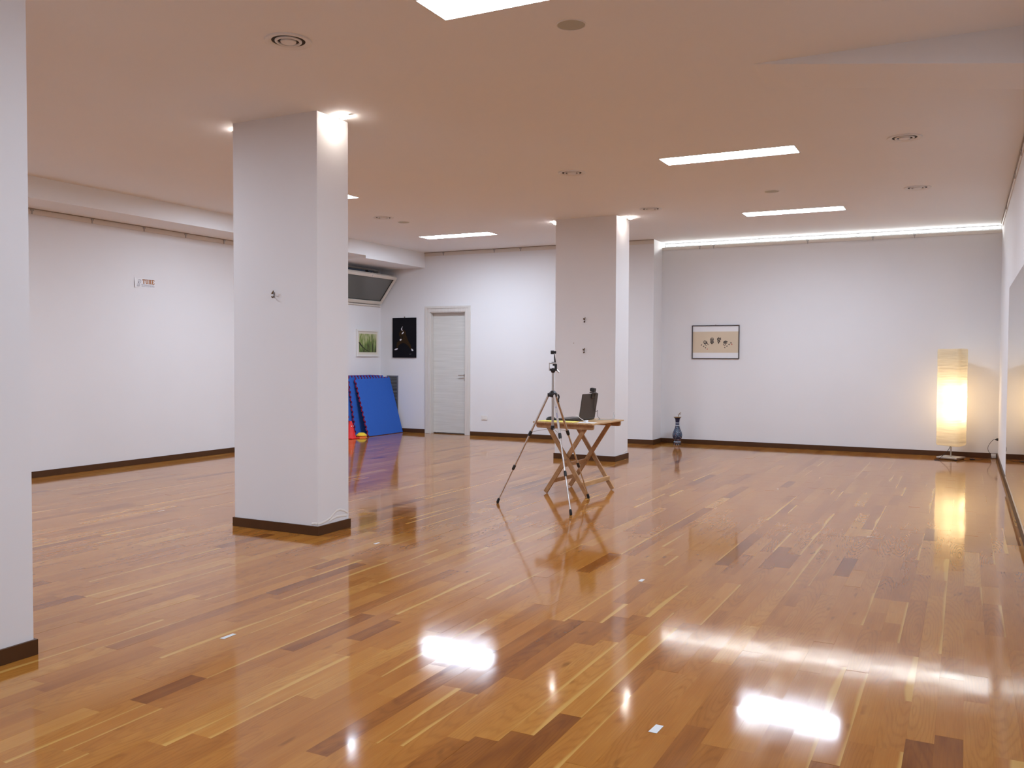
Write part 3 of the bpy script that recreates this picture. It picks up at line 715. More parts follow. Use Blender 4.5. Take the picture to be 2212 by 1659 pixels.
m = MB().lathe([(.0005, 0), (.010, .002), (.007, .010), (.004, .020), (.0005, .022)], n=12); m.v = [(x, -z, .722 + y) for x, y, z in m.v]; m.tube([(0, -.012, .722), (0, -.012, .700)], .003, 8); m.build('hanging_hook', 'brass', t, smooth='auto')

# framed forest picture on the recessed left wall
t = thing('forest_picture', 'white framed green forest picture on the corner wall', 'picture', (XL2, 12.845, 1.348))
hw2, hh = 0.325, 0.475
m = MB()
for (a0, a1, b0, b1) in rect_holes(-hw2, hw2, 0, hh, [(-hw2 + .035, hw2 - .035, .035, hh - .035)]): m.box(0, .028, a0, a1, b0, b1)
m.build('frame', 'frame_white', t)
MB().box(.002, .014, -hw2 + .03, hw2 - .03, .03, hh - .03).build('mount', 'paper_cream', t)
MB().box(.0142, .0155, -.245, .260, .075, .400).build('print', 'forest_print', t)
def trunk(pts, w0, w1):
    m = MB(); l = [(a - w0 + (w0 - w1) * i / (len(pts) - 1), b) for i, (a, b) in enumerate(pts)]; r_ = [(a + w0 - (w0 - w1) * i / (len(pts) - 1), b) for i, (a, b) in enumerate(pts)]
    m.prism(l + r_[::-1], on_left, .0156, .0164); return m
trunk([(.150, .078), (.148, .18), (.125, .30), (.115, .385)], .010, .004).build('painted_trunk', 'throat_dark', t)
trunk([(-.243, .245), (-.16, .17), (-.06, .12), (.06, .08)], .022, .012).build('painted_trunk', 'throat_dark', t)

# framed calligraphy on the alcove wall
t = thing('calligraphy_frame', 'thin dark frame with brush calligraphy on tan paper', 'picture', (-3.447, Y2, 1.334))
hw2, hh = 0.367, 0.518; m = MB(); f_ = .012
for (a0, a1, b0, b1) in rect_holes(-hw2, hw2, 0, hh, [(-hw2 + f_, hw2 - f_, f_, hh - f_)]): m.box(a0, a1, -.020, 0, b0, b1)
m.build('frame', 'frame_dark', t)
MB().box(-hw2 + .010, hw2 - .010, -.008, -.001, .010, hh - .010).build('mount', 'paper_white', t)
MB().box(-hw2 + .012, hw2 - .012, -.0092, -.0082, .094, .420).build('tan_paper', 'paper_tan', t)
def stroke(m, pts, w_):
    pts = [Vector((a, b)) for a, b in pts]
    for i in range(len(pts) - 1):
        d_ = (pts[i + 1] - pts[i]).normalized(); n_ = Vector((-d_.y, d_.x)) * w_ / 2; e_ = d_ * w_ * .3
        m.prism([tuple(pts[i] - e_ + n_), tuple(pts[i + 1] + e_ + n_), tuple(pts[i + 1] + e_ - n_), tuple(pts[i] - e_ - n_)], lambda a, b, tt: (a, -tt, b), .0094, .0100)
def arc(cx, cy, r, a0, a1, n=8, k=1.0): return [(cx + r * math.cos(a0 + (a1 - a0) * i / n), cy + r * k * math.sin(a0 + (a1 - a0) * i / n)) for i in range(n + 1)]
def kp(px, py): return ((px - 1055) / 1590 * .734, .518 - (py - 195) / 1140 * .518)
G = [   # four large seal-style characters
    [[(680, 720), (760, 745), (770, 800)], [(665, 730), (655, 780), (680, 830)], [(690, 760), (745, 775), (720, 830)], [(690, 790), (700, 840), (750, 895)], [(740, 780), (760, 830)], [(770, 790), (790, 830), (810, 860)], [(665, 800), (740, 810)]],
    [[(880, 690), (900, 640), (940, 625), (980, 640), (990, 690), (965, 725), (905, 725), (880, 690)], [(905, 680), (935, 655), (965, 690)], [(905, 700), (960, 700)], [(900, 730), (880, 770), (905, 800), (935, 835), (970, 800), (995, 770), (970, 730)], [(905, 755), (970, 755)], [(910, 780), (965, 780)], [(935, 730), (935, 830)]],
    [[(1120, 640), (1115, 690), (1140, 720), (1190, 720), (1230, 680), (1225, 620)], [(1155, 600), (1160, 650), (1150, 690)], [(1185, 620), (1190, 690)], [(1130, 660), (1220, 660)], [(1125, 735), (1150, 780), (1165, 825)], [(1200, 730), (1175, 780), (1150, 800)], [(1130, 700), (1210, 745)], [(1130, 760), (1200, 760)]],
    [[(1320, 780), (1345, 745), (1395, 730), (1440, 745), (1460, 770)], [(1325, 782), (1455, 768)], [(1350, 765), (1420, 755)], [(1350, 790), (1335, 840), (1318, 875)], [(1400, 790), (1380, 850), (1365, 900)], [(1360, 810), (1400, 815)], [(1410, 790), (1440, 830)]]]
for g in G:
    m = MB()
    for s_ in g: stroke(m, [kp(*p) for p in s_], .0085)
    m.build('brush_character', 'ink', t)
for (x, y, mt) in ((580, 865, 'ink'), (660, 910, 'ink'), (720, 960, 'ink'), (780, 1005, 'ink_red'), (1370, 955, 'ink'), (1440, 905, 'ink'), (1510, 850, 'ink'), (1570, 795, 'ink'), (1600, 845, 'ink_red')):
    m = MB(); stroke(m, [kp(x - 18, y + 8), kp(x + 18, y - 8)], .007); stroke(m, [kp(x - 4, y - 20), kp(x + 6, y + 20)], .006); m.build('small_character' if mt == 'ink' else 'seal_stamp', mt, t)
MB().box(-.006, .006, -.006, 0, hh + .001, hh + .012).build('hanger', 'bracket_metal', t)

# wall socket beside the door, louvre grille, hooks on the columns
t = thing('wall_socket', 'small white double socket low on the wall beside the door', 'socket', (-7.285, Y1, 0.278))
MB().box(-.060, .060, -.011, 0, 0, .078).build('plate', 'white_plastic', t, bevel=.002)
MB().box(-.042, -.004, -.0135, -.011, .016, .062).build('insert', 'frame_white', t); MB().box(.004, .042, -.0135, -.011, .016, .062).build('insert', 'frame_white', t)
t = thing('louvre_grille', 'grey metal louvre grille on the wall behind the blue mats', 'vent', (-9.165, Y1, 0.30))
gw, gh = 0.118, 0.708; m = MB()
for (a0, a1, b0, b1) in rect_holes(-gw, gw, 0, gh, [(-gw + .018, gw - .018, .02, gh - .02)]): m.box(a0, a1, -.016, 0, b0, b1)
m.build('frame', 'grille_metal', t)
MB().box(-gw + .017, gw - .017, -.003, -.001, .019, gh - .019).build('backing', 'throat_dark', t)
for k in range(26):
    z_ = .030 + k * .0256; m = MB(); m.prism([(-.015, z_), (-.013, z_), (-.004, z_ + .013), (-.006, z_ + .013)], lambda a, b, tt: (tt, a, b), -gw + .018, gw - .018); m.build('slat', 'grille_metal', t)
def colhook(x, y, z, label, s=1.0):
    t = thing('wall_hook', label, 'hook', (x, y, z), 0, 'small hooks on the columns')
    MB().box(-.007 * s, .007 * s, -.004, 0, -.022 * s, .022 * s).build('plate', 'brushed_metal', t, bevel=.001)
    m = MB(); m.tube(smoothpath([(-.012 * s, -.004, .022 * s), (-.004 * s, -.020, .008 * s), (.008 * s, -.024, .016 * s), (.012 * s, -.020, .030 * s)], 4), .0045 * s, 8)
    m.tube(smoothpath([(0, -.004, -.012 * s), (0, -.022, -.022 * s), (.002, -.028, -.010 * s)], 4), .004 * s, 8); m.build('hook', 'brass', t, smooth=True)
colhook(-4.736, 5.264, 1.819, 'small hook on the front of the near column')
colhook(-4.448, 10.810, 1.832, 'upper small hook on the front of the far column', 1.2)
colhook(-4.452, 10.810, 1.433, 'lower small hook on the far column above the tripod', 1.2)
t = thing('wall_nail', 'tiny nail on the far column left of the hooks', 'nail', (-4.60, 10.810, 1.535)); MB().lathe([(.0005, .006), (.006, .005), (.006, .003), (.002, .002), (.002, -.01)], n=10).build('head', 'rail_metal', t).rotation_euler = (PI / 2, 0, 0)

# ================================================================== PUZZLE MATS LEANING IN THE CORNER
def mat_outline(side=1.0, teeth=12, d=.024):
    """1 m square with dovetail teeth on all four sides, centred on x, base at z=0"""
    pts = []; p = side / teeth
    def edge(a, dirv, nrm):
        out = []
        for i in range(teeth):
            s0 = a + dirv * (i * p)
            for u, v in ((0.0, 0.0), (.30 * p, 0.0), (.20 * p, d), (.80 * p, d), (.70 * p, 0.0)): out.append(s0 + dirv * u + nrm * v)
        return out
    c = [Vector((-side / 2, 0)), Vector((side / 2, 0)), Vector((side / 2, side)), Vector((-side / 2, side))]
    for i in range(4):
        a, b2 = c[i], c[(i + 1) % 4]; dv = (b2 - a).normalized(); nn = Vector((dv.y, -dv.x))
        if i in (0, 1): pts.append(a)      # finished straight edges at the foot and the far side
        else: pts += edge(a, dv, nn)
    return [tuple(q) for q in pts]
OUT = mat_outline()
def puzzle_mat(yc, xf, xt, label, front='mat_blue', back='mat_red', bow=0.0):
    """foot at x=xf, top leaning back to x=xt; along y centred at yc"""
    lean = math.asin(min(.9, (xf - xt) / 1.0))
    t = thing('puzzle_mat', label, 'floor mat', (xf, yc, 0.001), 0, 'interlocking floor mats stacked against the corner')
    def fn(off):
        def f(a, b, tt):
            d_ = tt + bow * math.sin(PI * b)
            return (-b * math.sin(lean) + d_ * math.cos(lean), a, b * math.cos(lean) + d_ * math.sin(lean))
        return f
    def layer(name, mat, t0, t1):
        m = MB(); m.prism(OUT, fn(0), t0, t1); me = m.mesh(name)
        bm = bmesh.new(); bm.from_mesh(me); bmesh.ops.triangulate(bm, faces=[f for f in bm.faces if len(f.verts) > 4]); bm.to_mesh(me); bm.free()
        me.materials.append(MATS[mat]); o = bpy.data.objects.new(name, me); COL.objects.link(o); o.parent = t
    layer('front_layer', front, 0.0, .004); layer('back_layer', back, -.021, -0.0002)
    t.location.z = 0.021 * math.sin(lean) + .001
puzzle_mat(12.690, -8.905, -9.185, 'blue interlocking mat at the front of the leaning stack')
puzzle_mat(12.570, -9.075, -9.235, 'blue interlocking mat second from the front of the leaning stack')
puzzle_mat(12.500, -9.135, -9.265, 'blue interlocking mat third from the front of the leaning stack')
puzzle_mat(12.490, -9.185, -9.295, 'red-faced interlocking mat between the blue ones of the leaning stack', 'mat_red', 'mat_blue')
puzzle_mat(12.440, -9.245, -9.325, 'blue interlocking mat close to the wall, top shifted left')
puzzle_mat(12.400, -9.330, -9.365, 'hindmost blue interlocking mat standing against the wall')

# cones
t = thing('training_cone', 'red training cone beside the near column and the mats', 'cone', (-8.97, 11.77, 0.001))
MB().box(-.11, .11, -.11, .11, 0, .014).build('base', 'cone_red', t, bevel=.004)
MB().lathe([(.092, .014), (.086, .030), (.024, .275), (.020, .285), (.014, .283)], n=28).build('body', 'cone_red', t, smooth='auto')
for a in (-.6, .3, 1.2):
    m = MB(); m.tube([(.046 * math.cos(a), .046 * math.sin(a), .205), (.050 * math.cos(a), .050 * math.sin(a), .207)], .008, 10); m.build('hole_rim', 'paper_white', t)
def disc(z, mat, label):
    t = thing('marker_disc', label, 'cone', (-8.955, 12.045, z), 0, 'stacked marker discs by the mats')
    MB().lathe([(.092, 0), (.091, .006), (.048, .046), (.036, .048), (.035, .042), (.046, .039), (.085, .004)], n=30).build('shell', mat, t, smooth='auto')
disc(.001, 'cone_orange', 'orange marker disc under the yellow one by the mats'); disc(.030, 'cone_yellow', 'yellow marker disc on top of the orange one by the mats')

# ================================================================== FOLDING TABLE
TX, TY, TA, TZ = -3.440, 8.232, math.radians(-4.0), 0.716
tb = thing('folding_table', 'slatted wooden folding table with crossed legs', 'table', (TX, TY, 0), TA)
nsl = 9; tw, td = 0.655, 0.74; sw = tw / nsl
for i in range(nsl):
    x0 = -tw / 2 + i * sw; e_ = 0.0 if i % 2 else .004
    MB().box(x0 + .0025, x0 + sw - .0025, -td / 2 + e_, td / 2 - e_, TZ - .014, TZ).build('slat', 'table_slat_wood', tb, bevel=.002)
def apron(y):
    m = MB(); hx, z1_, z0_ = .312, TZ - .0145, TZ - .062; pr = [(-hx, z1_), (hx, z1_), (hx, z0_ + .018)] + [(hx - .018 + .018 * math.cos(a), z0_ + .018 - .018 * math.sin(a)) for a in (.5, 1.0, 1.57)]
    pr += [(-hx + .018 - .018 * math.cos(a), z0_ + .018 - .018 * math.sin(a)) for a in (1.57, 1.0, .5)] + [(-hx, z0_ + .018)]
    m.prism(pr, lambda a, b, tt: (a, tt, b), y - .011, y + .011); return m.build('apron', 'table_wood', tb)
apron(-.310); apron(.310)
def leg(xb, xt, y, zt):
    m = MB(); m.bar((xb, y, 0.012), (xt, y, zt), .022, .042, up=(1, 0, 0.0)); 
    d_ = Vector((xt - xb, 0, zt)).normalized()
    o = m.build('leg', 'table_wood', tb, bevel=.003); return o
for s_ in (-1, 1):
    leg(-.235, .215, s_ * .264, TZ - .030); leg(.240, -.205, s_ * .290, TZ - .030)
zq = lambda xb, xt, z_: xb + (xt - xb) * (z_ - .012) / (TZ - .042)
MB().box(zq(-.235, .215, .13) - .011, zq(-.235, .215, .13) + .011, -.253, .253, .110, .150).build('stretcher', 'table_wood', tb, bevel=.002)
MB().box(zq(-.235, .215, .285) - .011, zq(-.235, .215, .285) + .011, -.253, .253, .268, .305).build('stretcher', 'table_wood', tb, bevel=.002)
MB().box(zq(.240, -.205, .13) - .011 + .03, zq(.240, -.205, .13) + .011 + .03, -.300, .300, .098, .140).build('stretcher', 'table_slat_wood', tb, bevel=.002)
for s_ in (-1, 1):
    m = MB(); m.tube([(.008, s_ * .255, .352), (.008, s_ * .312, .352)], .006, 10); m.build('pivot_bolt', 'brushed_metal', tb, smooth='auto')

# things on the table
zt = TZ + .0005
t = thing('yellow_sheet', 'yellow paper sheet at the front of the folding table', 'paper', (-3.570, 7.985, zt), math.radians(-3)); MB().box(-.200, .200, -.070, .080, 0, .0030).build('sheet', 'paper_yellow', t)
MB().box(-.150, .199, -.066, .068, .0032, .0050).build('top_sheet', 'paper_yellow', t)
t = thing('white_sheet', 'small white paper with a bright plug at the front corner of the table', 'paper', (-3.250, 7.975, zt), math.radians(8)); MB().box(-.085, .085, -.055, .075, 0, .0012).build('sheet', 'paper_white', t)
t = thing('computer_mouse', 'small black rounded gadget on the yellow sheet', 'mouse', (-3.690, 8.100, zt), math.radians(20))
m = MB().lathe([(.0005, .040), (.020, .038), (.036, .028), (.044, .012), (.042, .002), (.0005, .001)], n=20); m.v = [(x * 1.15, y * .75, z) for x, y, z in m.v]; m.build('body', 'dark_plastic', t, smooth=True)
m = MB().lathe([(.0005, .020), (.012, .018), (.018, .006), (.016, 0), (.0005, 0)], n=14); m.v = [(x + .052, y + .01, z) for x, y, z in m.v]; m.build('button', 'dark_plastic', t, smooth=True)
# laptop: hinge along its local y, base towards -x
lp = thing('laptop', 'open dark laptop seen from behind on the folding table', 'laptop', (-3.385, 8.285, zt), math.radians(-5))
MB().box(-.250, .005, -.170, .170, .003, .020).build('base', 'laptop_shell', lp, bevel=.004)
MB().box(-.240, -.020, -.160, .160, .0202, .0214).build('deck', 'laptop_deck', lp)
for r_i in range(5):
    MB().box(-.105 + r_i * .017, -.091 + r_i * .017, -.145, .145, .0215, .0232).build('key_row', 'laptop_keys', lp)
MB().box(-.215, -.135, -.045, .045, .0215, .0220).build('touchpad', 'laptop_shell', lp)
for x in (-.235, -.02):
    for y in (-.15, .15): MB().lathe([(.007, 0), (.007, .0031)], c=(x, y, 0), n=10, caps=True).build('foot', 'black_rubber', lp)
la = math.radians(9)
def lid(a, b, tt):
    b *= 1.08; return (.004 + b * math.sin(la) + tt * math.cos(la), a, .018 + b * math.cos(la) - tt * math.sin(la))
m = MB(); m.prism([(-.170, 0), (.170, 0), (.170, .228), (.163, .236), (-.163, .236), (-.170, .228)], lid, -.003, .005); ld = m.build('lid', 'laptop_shell', lp, bevel=.0015)
m = MB(); m.prism([(-.160, .014), (.160, .014), (.160, .226), (-.160, .226)], lid, -.0040, -.0032); m.build('screen', 'dark_plastic', ld)
m = MB(); m.tube([(.004, -.14, .016), (.004, .14, .016)], .008, 10); m.build('hinge', 'dark_plastic', lp, smooth='auto')
# webcam clipped on the lid, with its cable
wc = thing('webcam', 'black webcam clipped on top of the laptop lid', 'webcam', (-3.385, 8.285, zt), math.radians(-5))
m = MB(); m.prism([(.015, .239), (.085, .239), (.085, .248), (.015, .248)], lid, -.020, .030); m.prism([(.015, .195), (.085, .195), (.085, .238), (.015, .238)], lid, .0062, .013); m.build('clip', 'dark_plastic', wc, bevel=.002)
m = MB(); m.prism([(.022, .252), (.072, .252), (.072, .288), (.022, .288)], lid, -.022, .024); m.build('body', 'grey_plastic' if False else 'dark_plastic', wc, bevel=.006)
m = MB(); a, b2 = lid(.047, .270, -.022), lid(.047, .270, -.030); m.tube([a, b2], .012, 14); m.build('lens', 'black_rubber', wc, smooth='auto')
m = MB(); m.tube(smoothpath([lid(.075, .255, .022), lid(.085, .20, .012), lid(.100, .11, .012), lid(.150, .06, .020), lid(.200, .07, .010), lid(.195, .02, .02), (.060, .190, .0045), (.03, .205, .0045)], 6), .0022, 8); m.build('cable', 'dark_plastic', wc, smooth=True)
t = thing('grey_cable', 'thin grey cable curling on the right side of the folding table', 'cable', (-3.2, 8.40, zt))
m = MB(); m.tube(smoothpath([(-.10, .02, .003), (-.02, .10, .003), (.00, .20, .012), (-.03, .25, .050), (-.02, .22, .065), (.00, .16, .030), (.03, .06, .004), (.045, -.02, .003), (.055, -.03, .003)], 6), .0024, 8); m.build('cord', 'grey_plastic', t, smooth=True)
m = MB(); m.tube(smoothpath([(-.12, -.05, .003), (-.02, .04, .003), (.02, .10, .006), (.05, .01, .003)], 6), .0022, 8); m.build('cord_return', 'grey_plastic', t, smooth=True)
t = thing('white_cable', 'white cable with plug dangling across the laptop lid foot', 'cable', (-3.33, 8.08, zt))
m = MB(); m.tube(smoothpath([(-.085, .010, .060), (-.055, -.005, .052), (-.02, -.02, .030), (.02, -.02, .012), (.045, -.03, .008), (.07, -.06, .006), (.06, -.10, .005)], 6), .0026, 8); m.build('cord', 'paper_white', t, smooth=True)
MB().box(.035, .060, -.045, -.020, .004, .020).build('plug', 'paper_white', t, bevel=.003); MB().box(.050, .075, -.125, -.100, .003, .016).build('adapter', 'white_plastic', t, bevel=.003)

# ================================================================== TRIPOD
C = Vector((-3.332, 7.352, 0)); FT = [Vector((-3.825, 7.22, 0)) - C, Vector((-2.982, 6.965, 0)) - C, Vector((-3.188, 7.870, 0)) - C]
tp = thing('camera_tripod', 'silver camera tripod standing in front of the folding table', 'tripod', C)
MB().lathe([(.0115, .715), (.0115, 1.215)], n=16, caps=True).build('centre_column', 'aluminium', tp, smooth='auto')
MB().lathe([(.010, .690), (.017, .692), (.018, .712), (.017, .728), (.010, .730)], n=16, caps=True).build('column_foot', 'dark_plastic', tp, smooth='auto')
MB().lathe([(.014, .985), (.030, .990), (.038, 1.010), (.034, 1.028), (.020, 1.042), (.013, 1.046)], n=18, caps=True).build('hub', 'dark_plastic', tp, smooth='auto')
for i, f in enumerate(FT):
    dr = f.normalized(); top = dr * .040 + Vector((0, 0, 1.005)); bot = f + Vector((0, 0, .018)); P = lambda s_: top + (bot - top) * s_
    lg = MB().tube([P(-.01), P(.36)], .0105, 12).build('leg', 'aluminium', tp, smooth='auto')
    MB().tube([P(.355), P(.68)], .0085, 12).build('middle_section', 'aluminium', lg, smooth='auto')
    MB().tube([P(.675), P(.985)], .0065, 12).build('lower_section', 'aluminium', lg, smooth='auto')
    MB().tube([P(.335), P(.345), P(.370), P(.380)], [.0135, .0155, .0155, .0125], 12).build('lock', 'dark_plastic', lg, smooth='auto')
    MB().tube([P(.655), P(.665), P(.690), P(.700)], [.0115, .0135, .0135, .0105], 12).build('lock', 'dark_plastic', lg, smooth='auto')
    MB().tube([P(.97), P(.978), bot - Vector((0, 0, .006)), bot - Vector((0, 0, .017))], [.009, .012, .013, .011], 12).build('foot', 'black_rubber', lg, smooth='auto')
    MB().bar(dr * -.004 + Vector((0, 0, 1.012)), top + dr * .006, .030, .034).build('hub_arm', 'dark_plastic', tp, bevel=.004)
    MB().tube([Vector((0, 0, .702)) + dr * .016, P(.345) + Vector((0, 0, .002))], .0022, 6).build('spreader', 'brushed_metal', tp)
    if i == 1:
        n_ = Vector((F_.x, F_.y, 0)).normalized() * -.0112
        MB().tube([P(.10) + n_, P(.115) + n_], .003, 6).build('blue_print', 'ink_blue', lg); MB().tube([P(.155) + n_, P(.20) + n_], .0022, 6).build('blue_print', 'ink_blue', lg)
RT = Vector((R_.x, R_.y, 0)).normalized(); FW = Vector((F_.x, F_.y, 0)).normalized()
def hp(a, b, z): return RT * a + FW * b + Vector((0, 0, z))
def hbox(m, a0, a1, b0, b1, z0, z1):
    return m.add([hp(a, b, z) for z in (z0, z1) for b in (b0, b1) for a in (a0, a1)], [(0, 2, 3, 1), (4, 5, 7, 6), (0, 1, 5, 4), (1, 3, 7, 5), (3, 2, 6, 7), (2, 0, 4, 6)])
MB().lathe([(.008, 1.205), (.017, 1.212), (.022, 1.226), (.020, 1.240), (.010, 1.250)], n=16, caps=True).build('pan_joint', 'dark_plastic', tp, smooth='auto')
m = MB(); hbox(m, -.036, .030, -.018, .018, 1.288, 1.300); hbox(m, -.036, -.029, -.014, .014, 1.226, 1.289); m.build('head_bracket', 'aluminium', tp, bevel=.002)
m = MB(); hbox(m, .014, .036, -.016, .016, 1.225, 1.288); hbox(m, -.004, .020, -.014, .014, 1.272, 1.288); hbox(m, -.030, -.012, -.010, .010, 1.226, 1.246); m.build('tilt_block', 'dark_plastic', tp, bevel=.004)
MB().tube([hp(.032, 0, 1.236), hp(.046, -.004, 1.222), hp(.054, -.006, 1.210)], [.007, .008, .008], 10).build('tilt_knob', 'bracket_metal', tp, smooth='auto')
MB().tube(smoothpath([hp(.046, 0, 1.012), hp(.056, 0, .990), hp(.050, 0, .965), hp(.052, 0, .940)], 4), [.007] * 13, 8).build('crank', 'dark_plastic', tp, smooth=True)
cm = thing('action_camera', 'small black camera on an angled arm on top of the tripod', 'camera', C + Vector((0, 0, 1.3005)))
def cbx(name, mat, *bs, bev=.002):
    m = MB()
    for (a0, a1, b0, b1, z0, z1) in bs: hbox(m, a0, a1, b0, b1, z0, z1)
    return m.build(name, mat, cm, bevel=bev)
cbx('foot_plate', 'dark_plastic', (-.016, .026, -.014, .014, 0, .006))
m = MB(); m.add([hp(a, b, z) for z, a0, a1 in ((.006, .010, .026), (.078, .008, .014)) for b in (-.008, .008) for a in (a0, a1)], [(0, 2, 3, 1), (4, 5, 7, 6), (0, 1, 5, 4), (1, 3, 7, 5), (3, 2, 6, 7), (2, 0, 4, 6)]); m.build('arm', 'dark_plastic', cm)
cbx('body', 'dark_plastic', (-.022, .008, -.016, .016, .076, .109), bev=.004); cbx('rear_part', 'black_rubber', (.008, .028, -.013, .013, .080, .105), bev=.005)
m = MB(); m.tube([hp(-.010, -.016, .092), hp(-.010, -.021, .092)], .009, 12); m.build('lens', 'black_rubber', cm, smooth='auto')

# ================================================================== VASE
vs = thing('floor_vase', 'tall blue cloisonne-patterned vase standing in the alcove corner', 'vase', (-3.965, 13.43, 0.001))
k = .000694
prof = [(88, 950), (90, 932), (80, 905), (84, 892), (72, 876), (66, 858), (72, 842), (88, 818), (104, 785), (110, 745), (105, 700), (92, 662), (74, 620), (58, 580), (47, 535), (43, 490), (44, 440), (50, 390), (62, 362), (76, 345)]
MB().lathe([(r * k, (950 - y) * k) for r, y in prof], n=36).build('body', 'vase_enamel', vs, smooth=True)
MB().lathe([(76 * k, 605 * k), (91 * k, 614 * k), (90 * k, 619 * k), (70 * k, 612 * k), (48 * k, 570 * k), (36 * k, 500 * k)], n=36).build('rim', 'gold_rim', vs, smooth=True)
MB().lathe([(.0005, 0), (88 * k, 0)], n=36).build('bottom', 'gold_rim', vs)
tw_ = thing('dry_twig', 'short dry twig sticking out of the blue vase', 'twig', (-3.960, 13.43, .36))
m = MB(); m.tube(smoothpath([(0, 0, 0), (.010, 0, .06), (.020, -.005, .10), (.034, -.005, .125), (.052, 0, .135)], 4), [.004] * 9 + [.0035] * 4 + [.003] * 4, 7); m.build('stem', 'twig_brown', tw_, smooth=True)
for a, b2 in (((.014, -.002, .085), (.006, -.008, .118)), ((.022, -.004, .102), (.024, .002, .135)), ((.034, -.004, .124), (.044, .004, .145)), ((.030, -.004, .118), (.050, -.008, .112))):
    m = MB(); m.tube([a, (Vector(a) + Vector(b2)) / 2, b2], [.003, .006, .002], 7); m.build('bud', 'twig_brown', tw_, smooth=True)

# ================================================================== FLOOR LAMP
LX, LY = -0.155, 13.300
lm = thing('floor_lamp', 'glowing tall rice paper floor lamp near the right corner', 'lamp', (LX, LY, 0.001), math.radians(-24))
bs = MB().box(-.135, .135, -.13, .13, .012, .034).build('base', 'lamp_steel', lm, bevel=.004)
for x in (-.11, .11):
    for y in (-.105, .105): MB().lathe([(.012, 0), (.014, .0121)], c=(x, y, 0), n=10, caps=True).build('foot', 'black_rubber', bs)
MB().lathe([(.009, .034), (.009, 1.30)], n=14, caps=True).build('pole', 'lamp_steel', lm, smooth='auto')
rr = random.Random(5); m = MB(); nz_, na = 120, 56
wr = [rr.uniform(-.0022, .0022) for _ in range(nz_ + 1)]
ph = [rr.uniform(0, 6.28) for _ in range(nz_ + 1)]
for i in range(nz_ + 1):
    z_ = .186 + (1.479 - .186) * i / nz_
    for j in range(na):
        a = 2 * PI * j / na; c_, s_ = math.cos(a), math.sin(a); ex = 4.2
        r_ = 0.158 / ((abs(c_) ** ex + abs(s_) ** ex) ** (1 / ex))
        sq = 1.0 - .06 * max(0, (.02 - i / nz_) / .02) - .02 * max(0, (i / nz_ - .985) / .015)
        r_ = r_ * sq + wr[i] * (0.6 + .6 * math.sin(3 * a + ph[i])) + .0016 * math.sin(z_ * 9 + 2 * a)
        m.v.append((r_ * c_, r_ * s_, z_ + .0035 * math.sin(2 * a + i * .7)))
for i in range(nz_):
    for j in range(na):
        j2 = (j + 1) % na; m.f.append((i * na + j, i * na + j2, (i + 1) * na + j2, (i + 1) * na + j))
sh = m.build('shade', 'rice_paper', lm, smooth=True)
for z_ in (.195, 1.468):
    m = MB(); pts = []
    for j in range(41):
        a = 2 * PI * j / 40; c_, s_ = math.cos(a), math.sin(a); r_ = 0.146 / ((abs(c_) ** 4.2 + abs(s_) ** 4.2) ** (1 / 4.2)); pts.append((r_ * c_, r_ * s_, z_))
    m.tube(pts, .002, 6, cap=False); m.bar((-.146, 0, z_), (.146, 0, z_), .003, .003); m.build('wire_hoop', 'lamp_steel', sh)
for z_ in (.60, .88):
    MB().tube([(.0, .0, z_ - .06), (.045, 0, z_ - .06), (.05, 0, z_ - .03)], .012, 10).build('bulb_holder', 'white_plastic', lm, smooth='auto')
    ld_ = bpy.data.lights.new('bulb', 'POINT'); ld_.energy = BULB_WATTS; ld_.color = BULB_COL; ld_.shadow_soft_size = .03
    lo = bpy.data.objects.new('bulb', ld_); COL.objects.link(lo); lo.parent = lm; lo.location = (.05, 0, z_ + .02)
inv = lm.matrix_basis.inverted()
def lw(*p): return inv @ Vector(p)
cord = smoothpath([lw(LX, LY - .005, .19), lw(LX - .05, LY - .06, .10), lw(-.30, 13.16, .010), lw(-.345, 13.08, .005), (lw(-.25, 13.02, .005)), lw(-.05, 13.08, .005), lw(.02, 13.20, .005), lw(.075, 13.29, .006)], 6)
MB().tube(cord, .0030, 8).build('cord', 'black_rubber', lm, smooth=True)
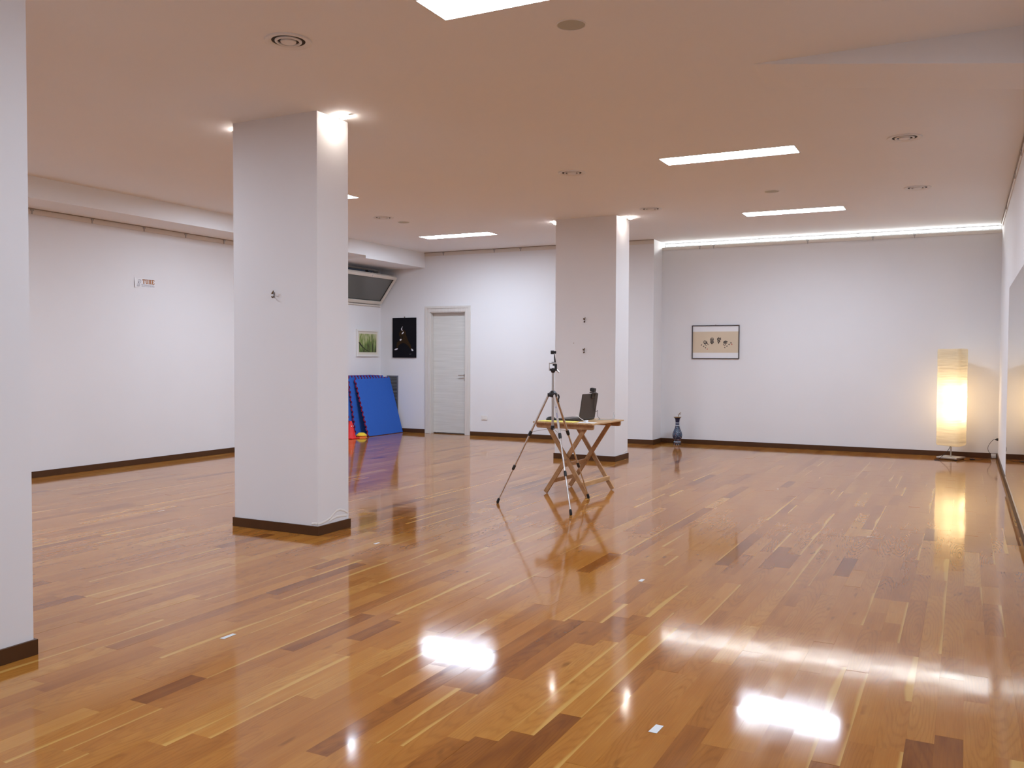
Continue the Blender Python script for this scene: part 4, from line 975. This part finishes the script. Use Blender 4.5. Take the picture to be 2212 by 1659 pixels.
m = MB(); a, b2 = lw(.075, 13.29, .012), lw(.130, 13.315, .012); m.bar(a, b2, .026, .020); m.build('foot_switch', 'dark_plastic', lm, bevel=.005)
MB().tube(smoothpath([lw(.130, 13.315, .006), lw(.19, 13.36, .005), lw(.26, 13.44, .014), lw(.315, 13.43, .006), lw(.325, 13.44, .05), lw(.285, 13.46, .14), lw(.300, 13.50, .20), lw(.345, 13.55, .258), lw(.380, 13.58, .265)], 6), .0030, 8).build('cord', 'black_rubber', lm, smooth=True)
m = MB(); m.tube([lw(.374, 13.575, .264), lw(.392, 13.585, .266), lw(.4085, 13.590, .266)], [.007, .017, .018], 12); m.build('plug', 'dark_plastic', lm, smooth='auto')
t = thing('corner_socket', 'small white socket box on the skirting in the right corner', 'socket', (.358, Y2 - BBT, .004))
MB().box(-.030, .030, -.030, 0, 0, .062).build('box', 'white_plastic', t, bevel=.004); MB().box(-.020, .020, -.033, -.030, .024, .030).build('slot', 'grey_plastic', t); MB().box(-.026, .026, -.036, -.030, .004, .016).build('flap', 'grey_plastic', t, bevel=.002)

# ================================================================== TAPE MARKS ON THE FLOOR
def tape(x, y, w_, l_, rz, label):
    t = thing('floor_tape', label, 'tape', (x, y, 0.0011), rz, 'small pale tape marks on the floor')
    m = MB(); m.prism([(-w_ / 2, -l_ / 2), (w_ / 2, -l_ / 2 + .002), (w_ / 2 - .001, l_ / 2), (-w_ / 2 + .002, l_ / 2 - .001)], lambda a, b, tt: (a, b, tt), 0, .0004); m.build('strip', 'tape_white', t)
tape(-.979, 3.084, .032, .075, -.05, 'pale tape mark nearest the camera at lower right')
tape(-3.138, 3.159, .026, .085, .02, 'pale tape mark on the floor between the two left columns')
tape(-3.764, 5.244, .022, .060, .0, 'pale tape mark just right of the near column foot')
tape(-1.725, 5.120, .026, .060, .0, 'pale tape mark in the middle of the floor below the table reflection')
tape(-6.201, 5.464, .020, .070, .0, 'faint tape mark left of the near column')
tape(-1.699, 9.356, .018, .030, .1, 'tiny pale scrap far out on the floor toward the alcove')
tape(-.619, 7.187, .050, .012, .2, 'tiny pale sliver on the floor in front of the lamp')
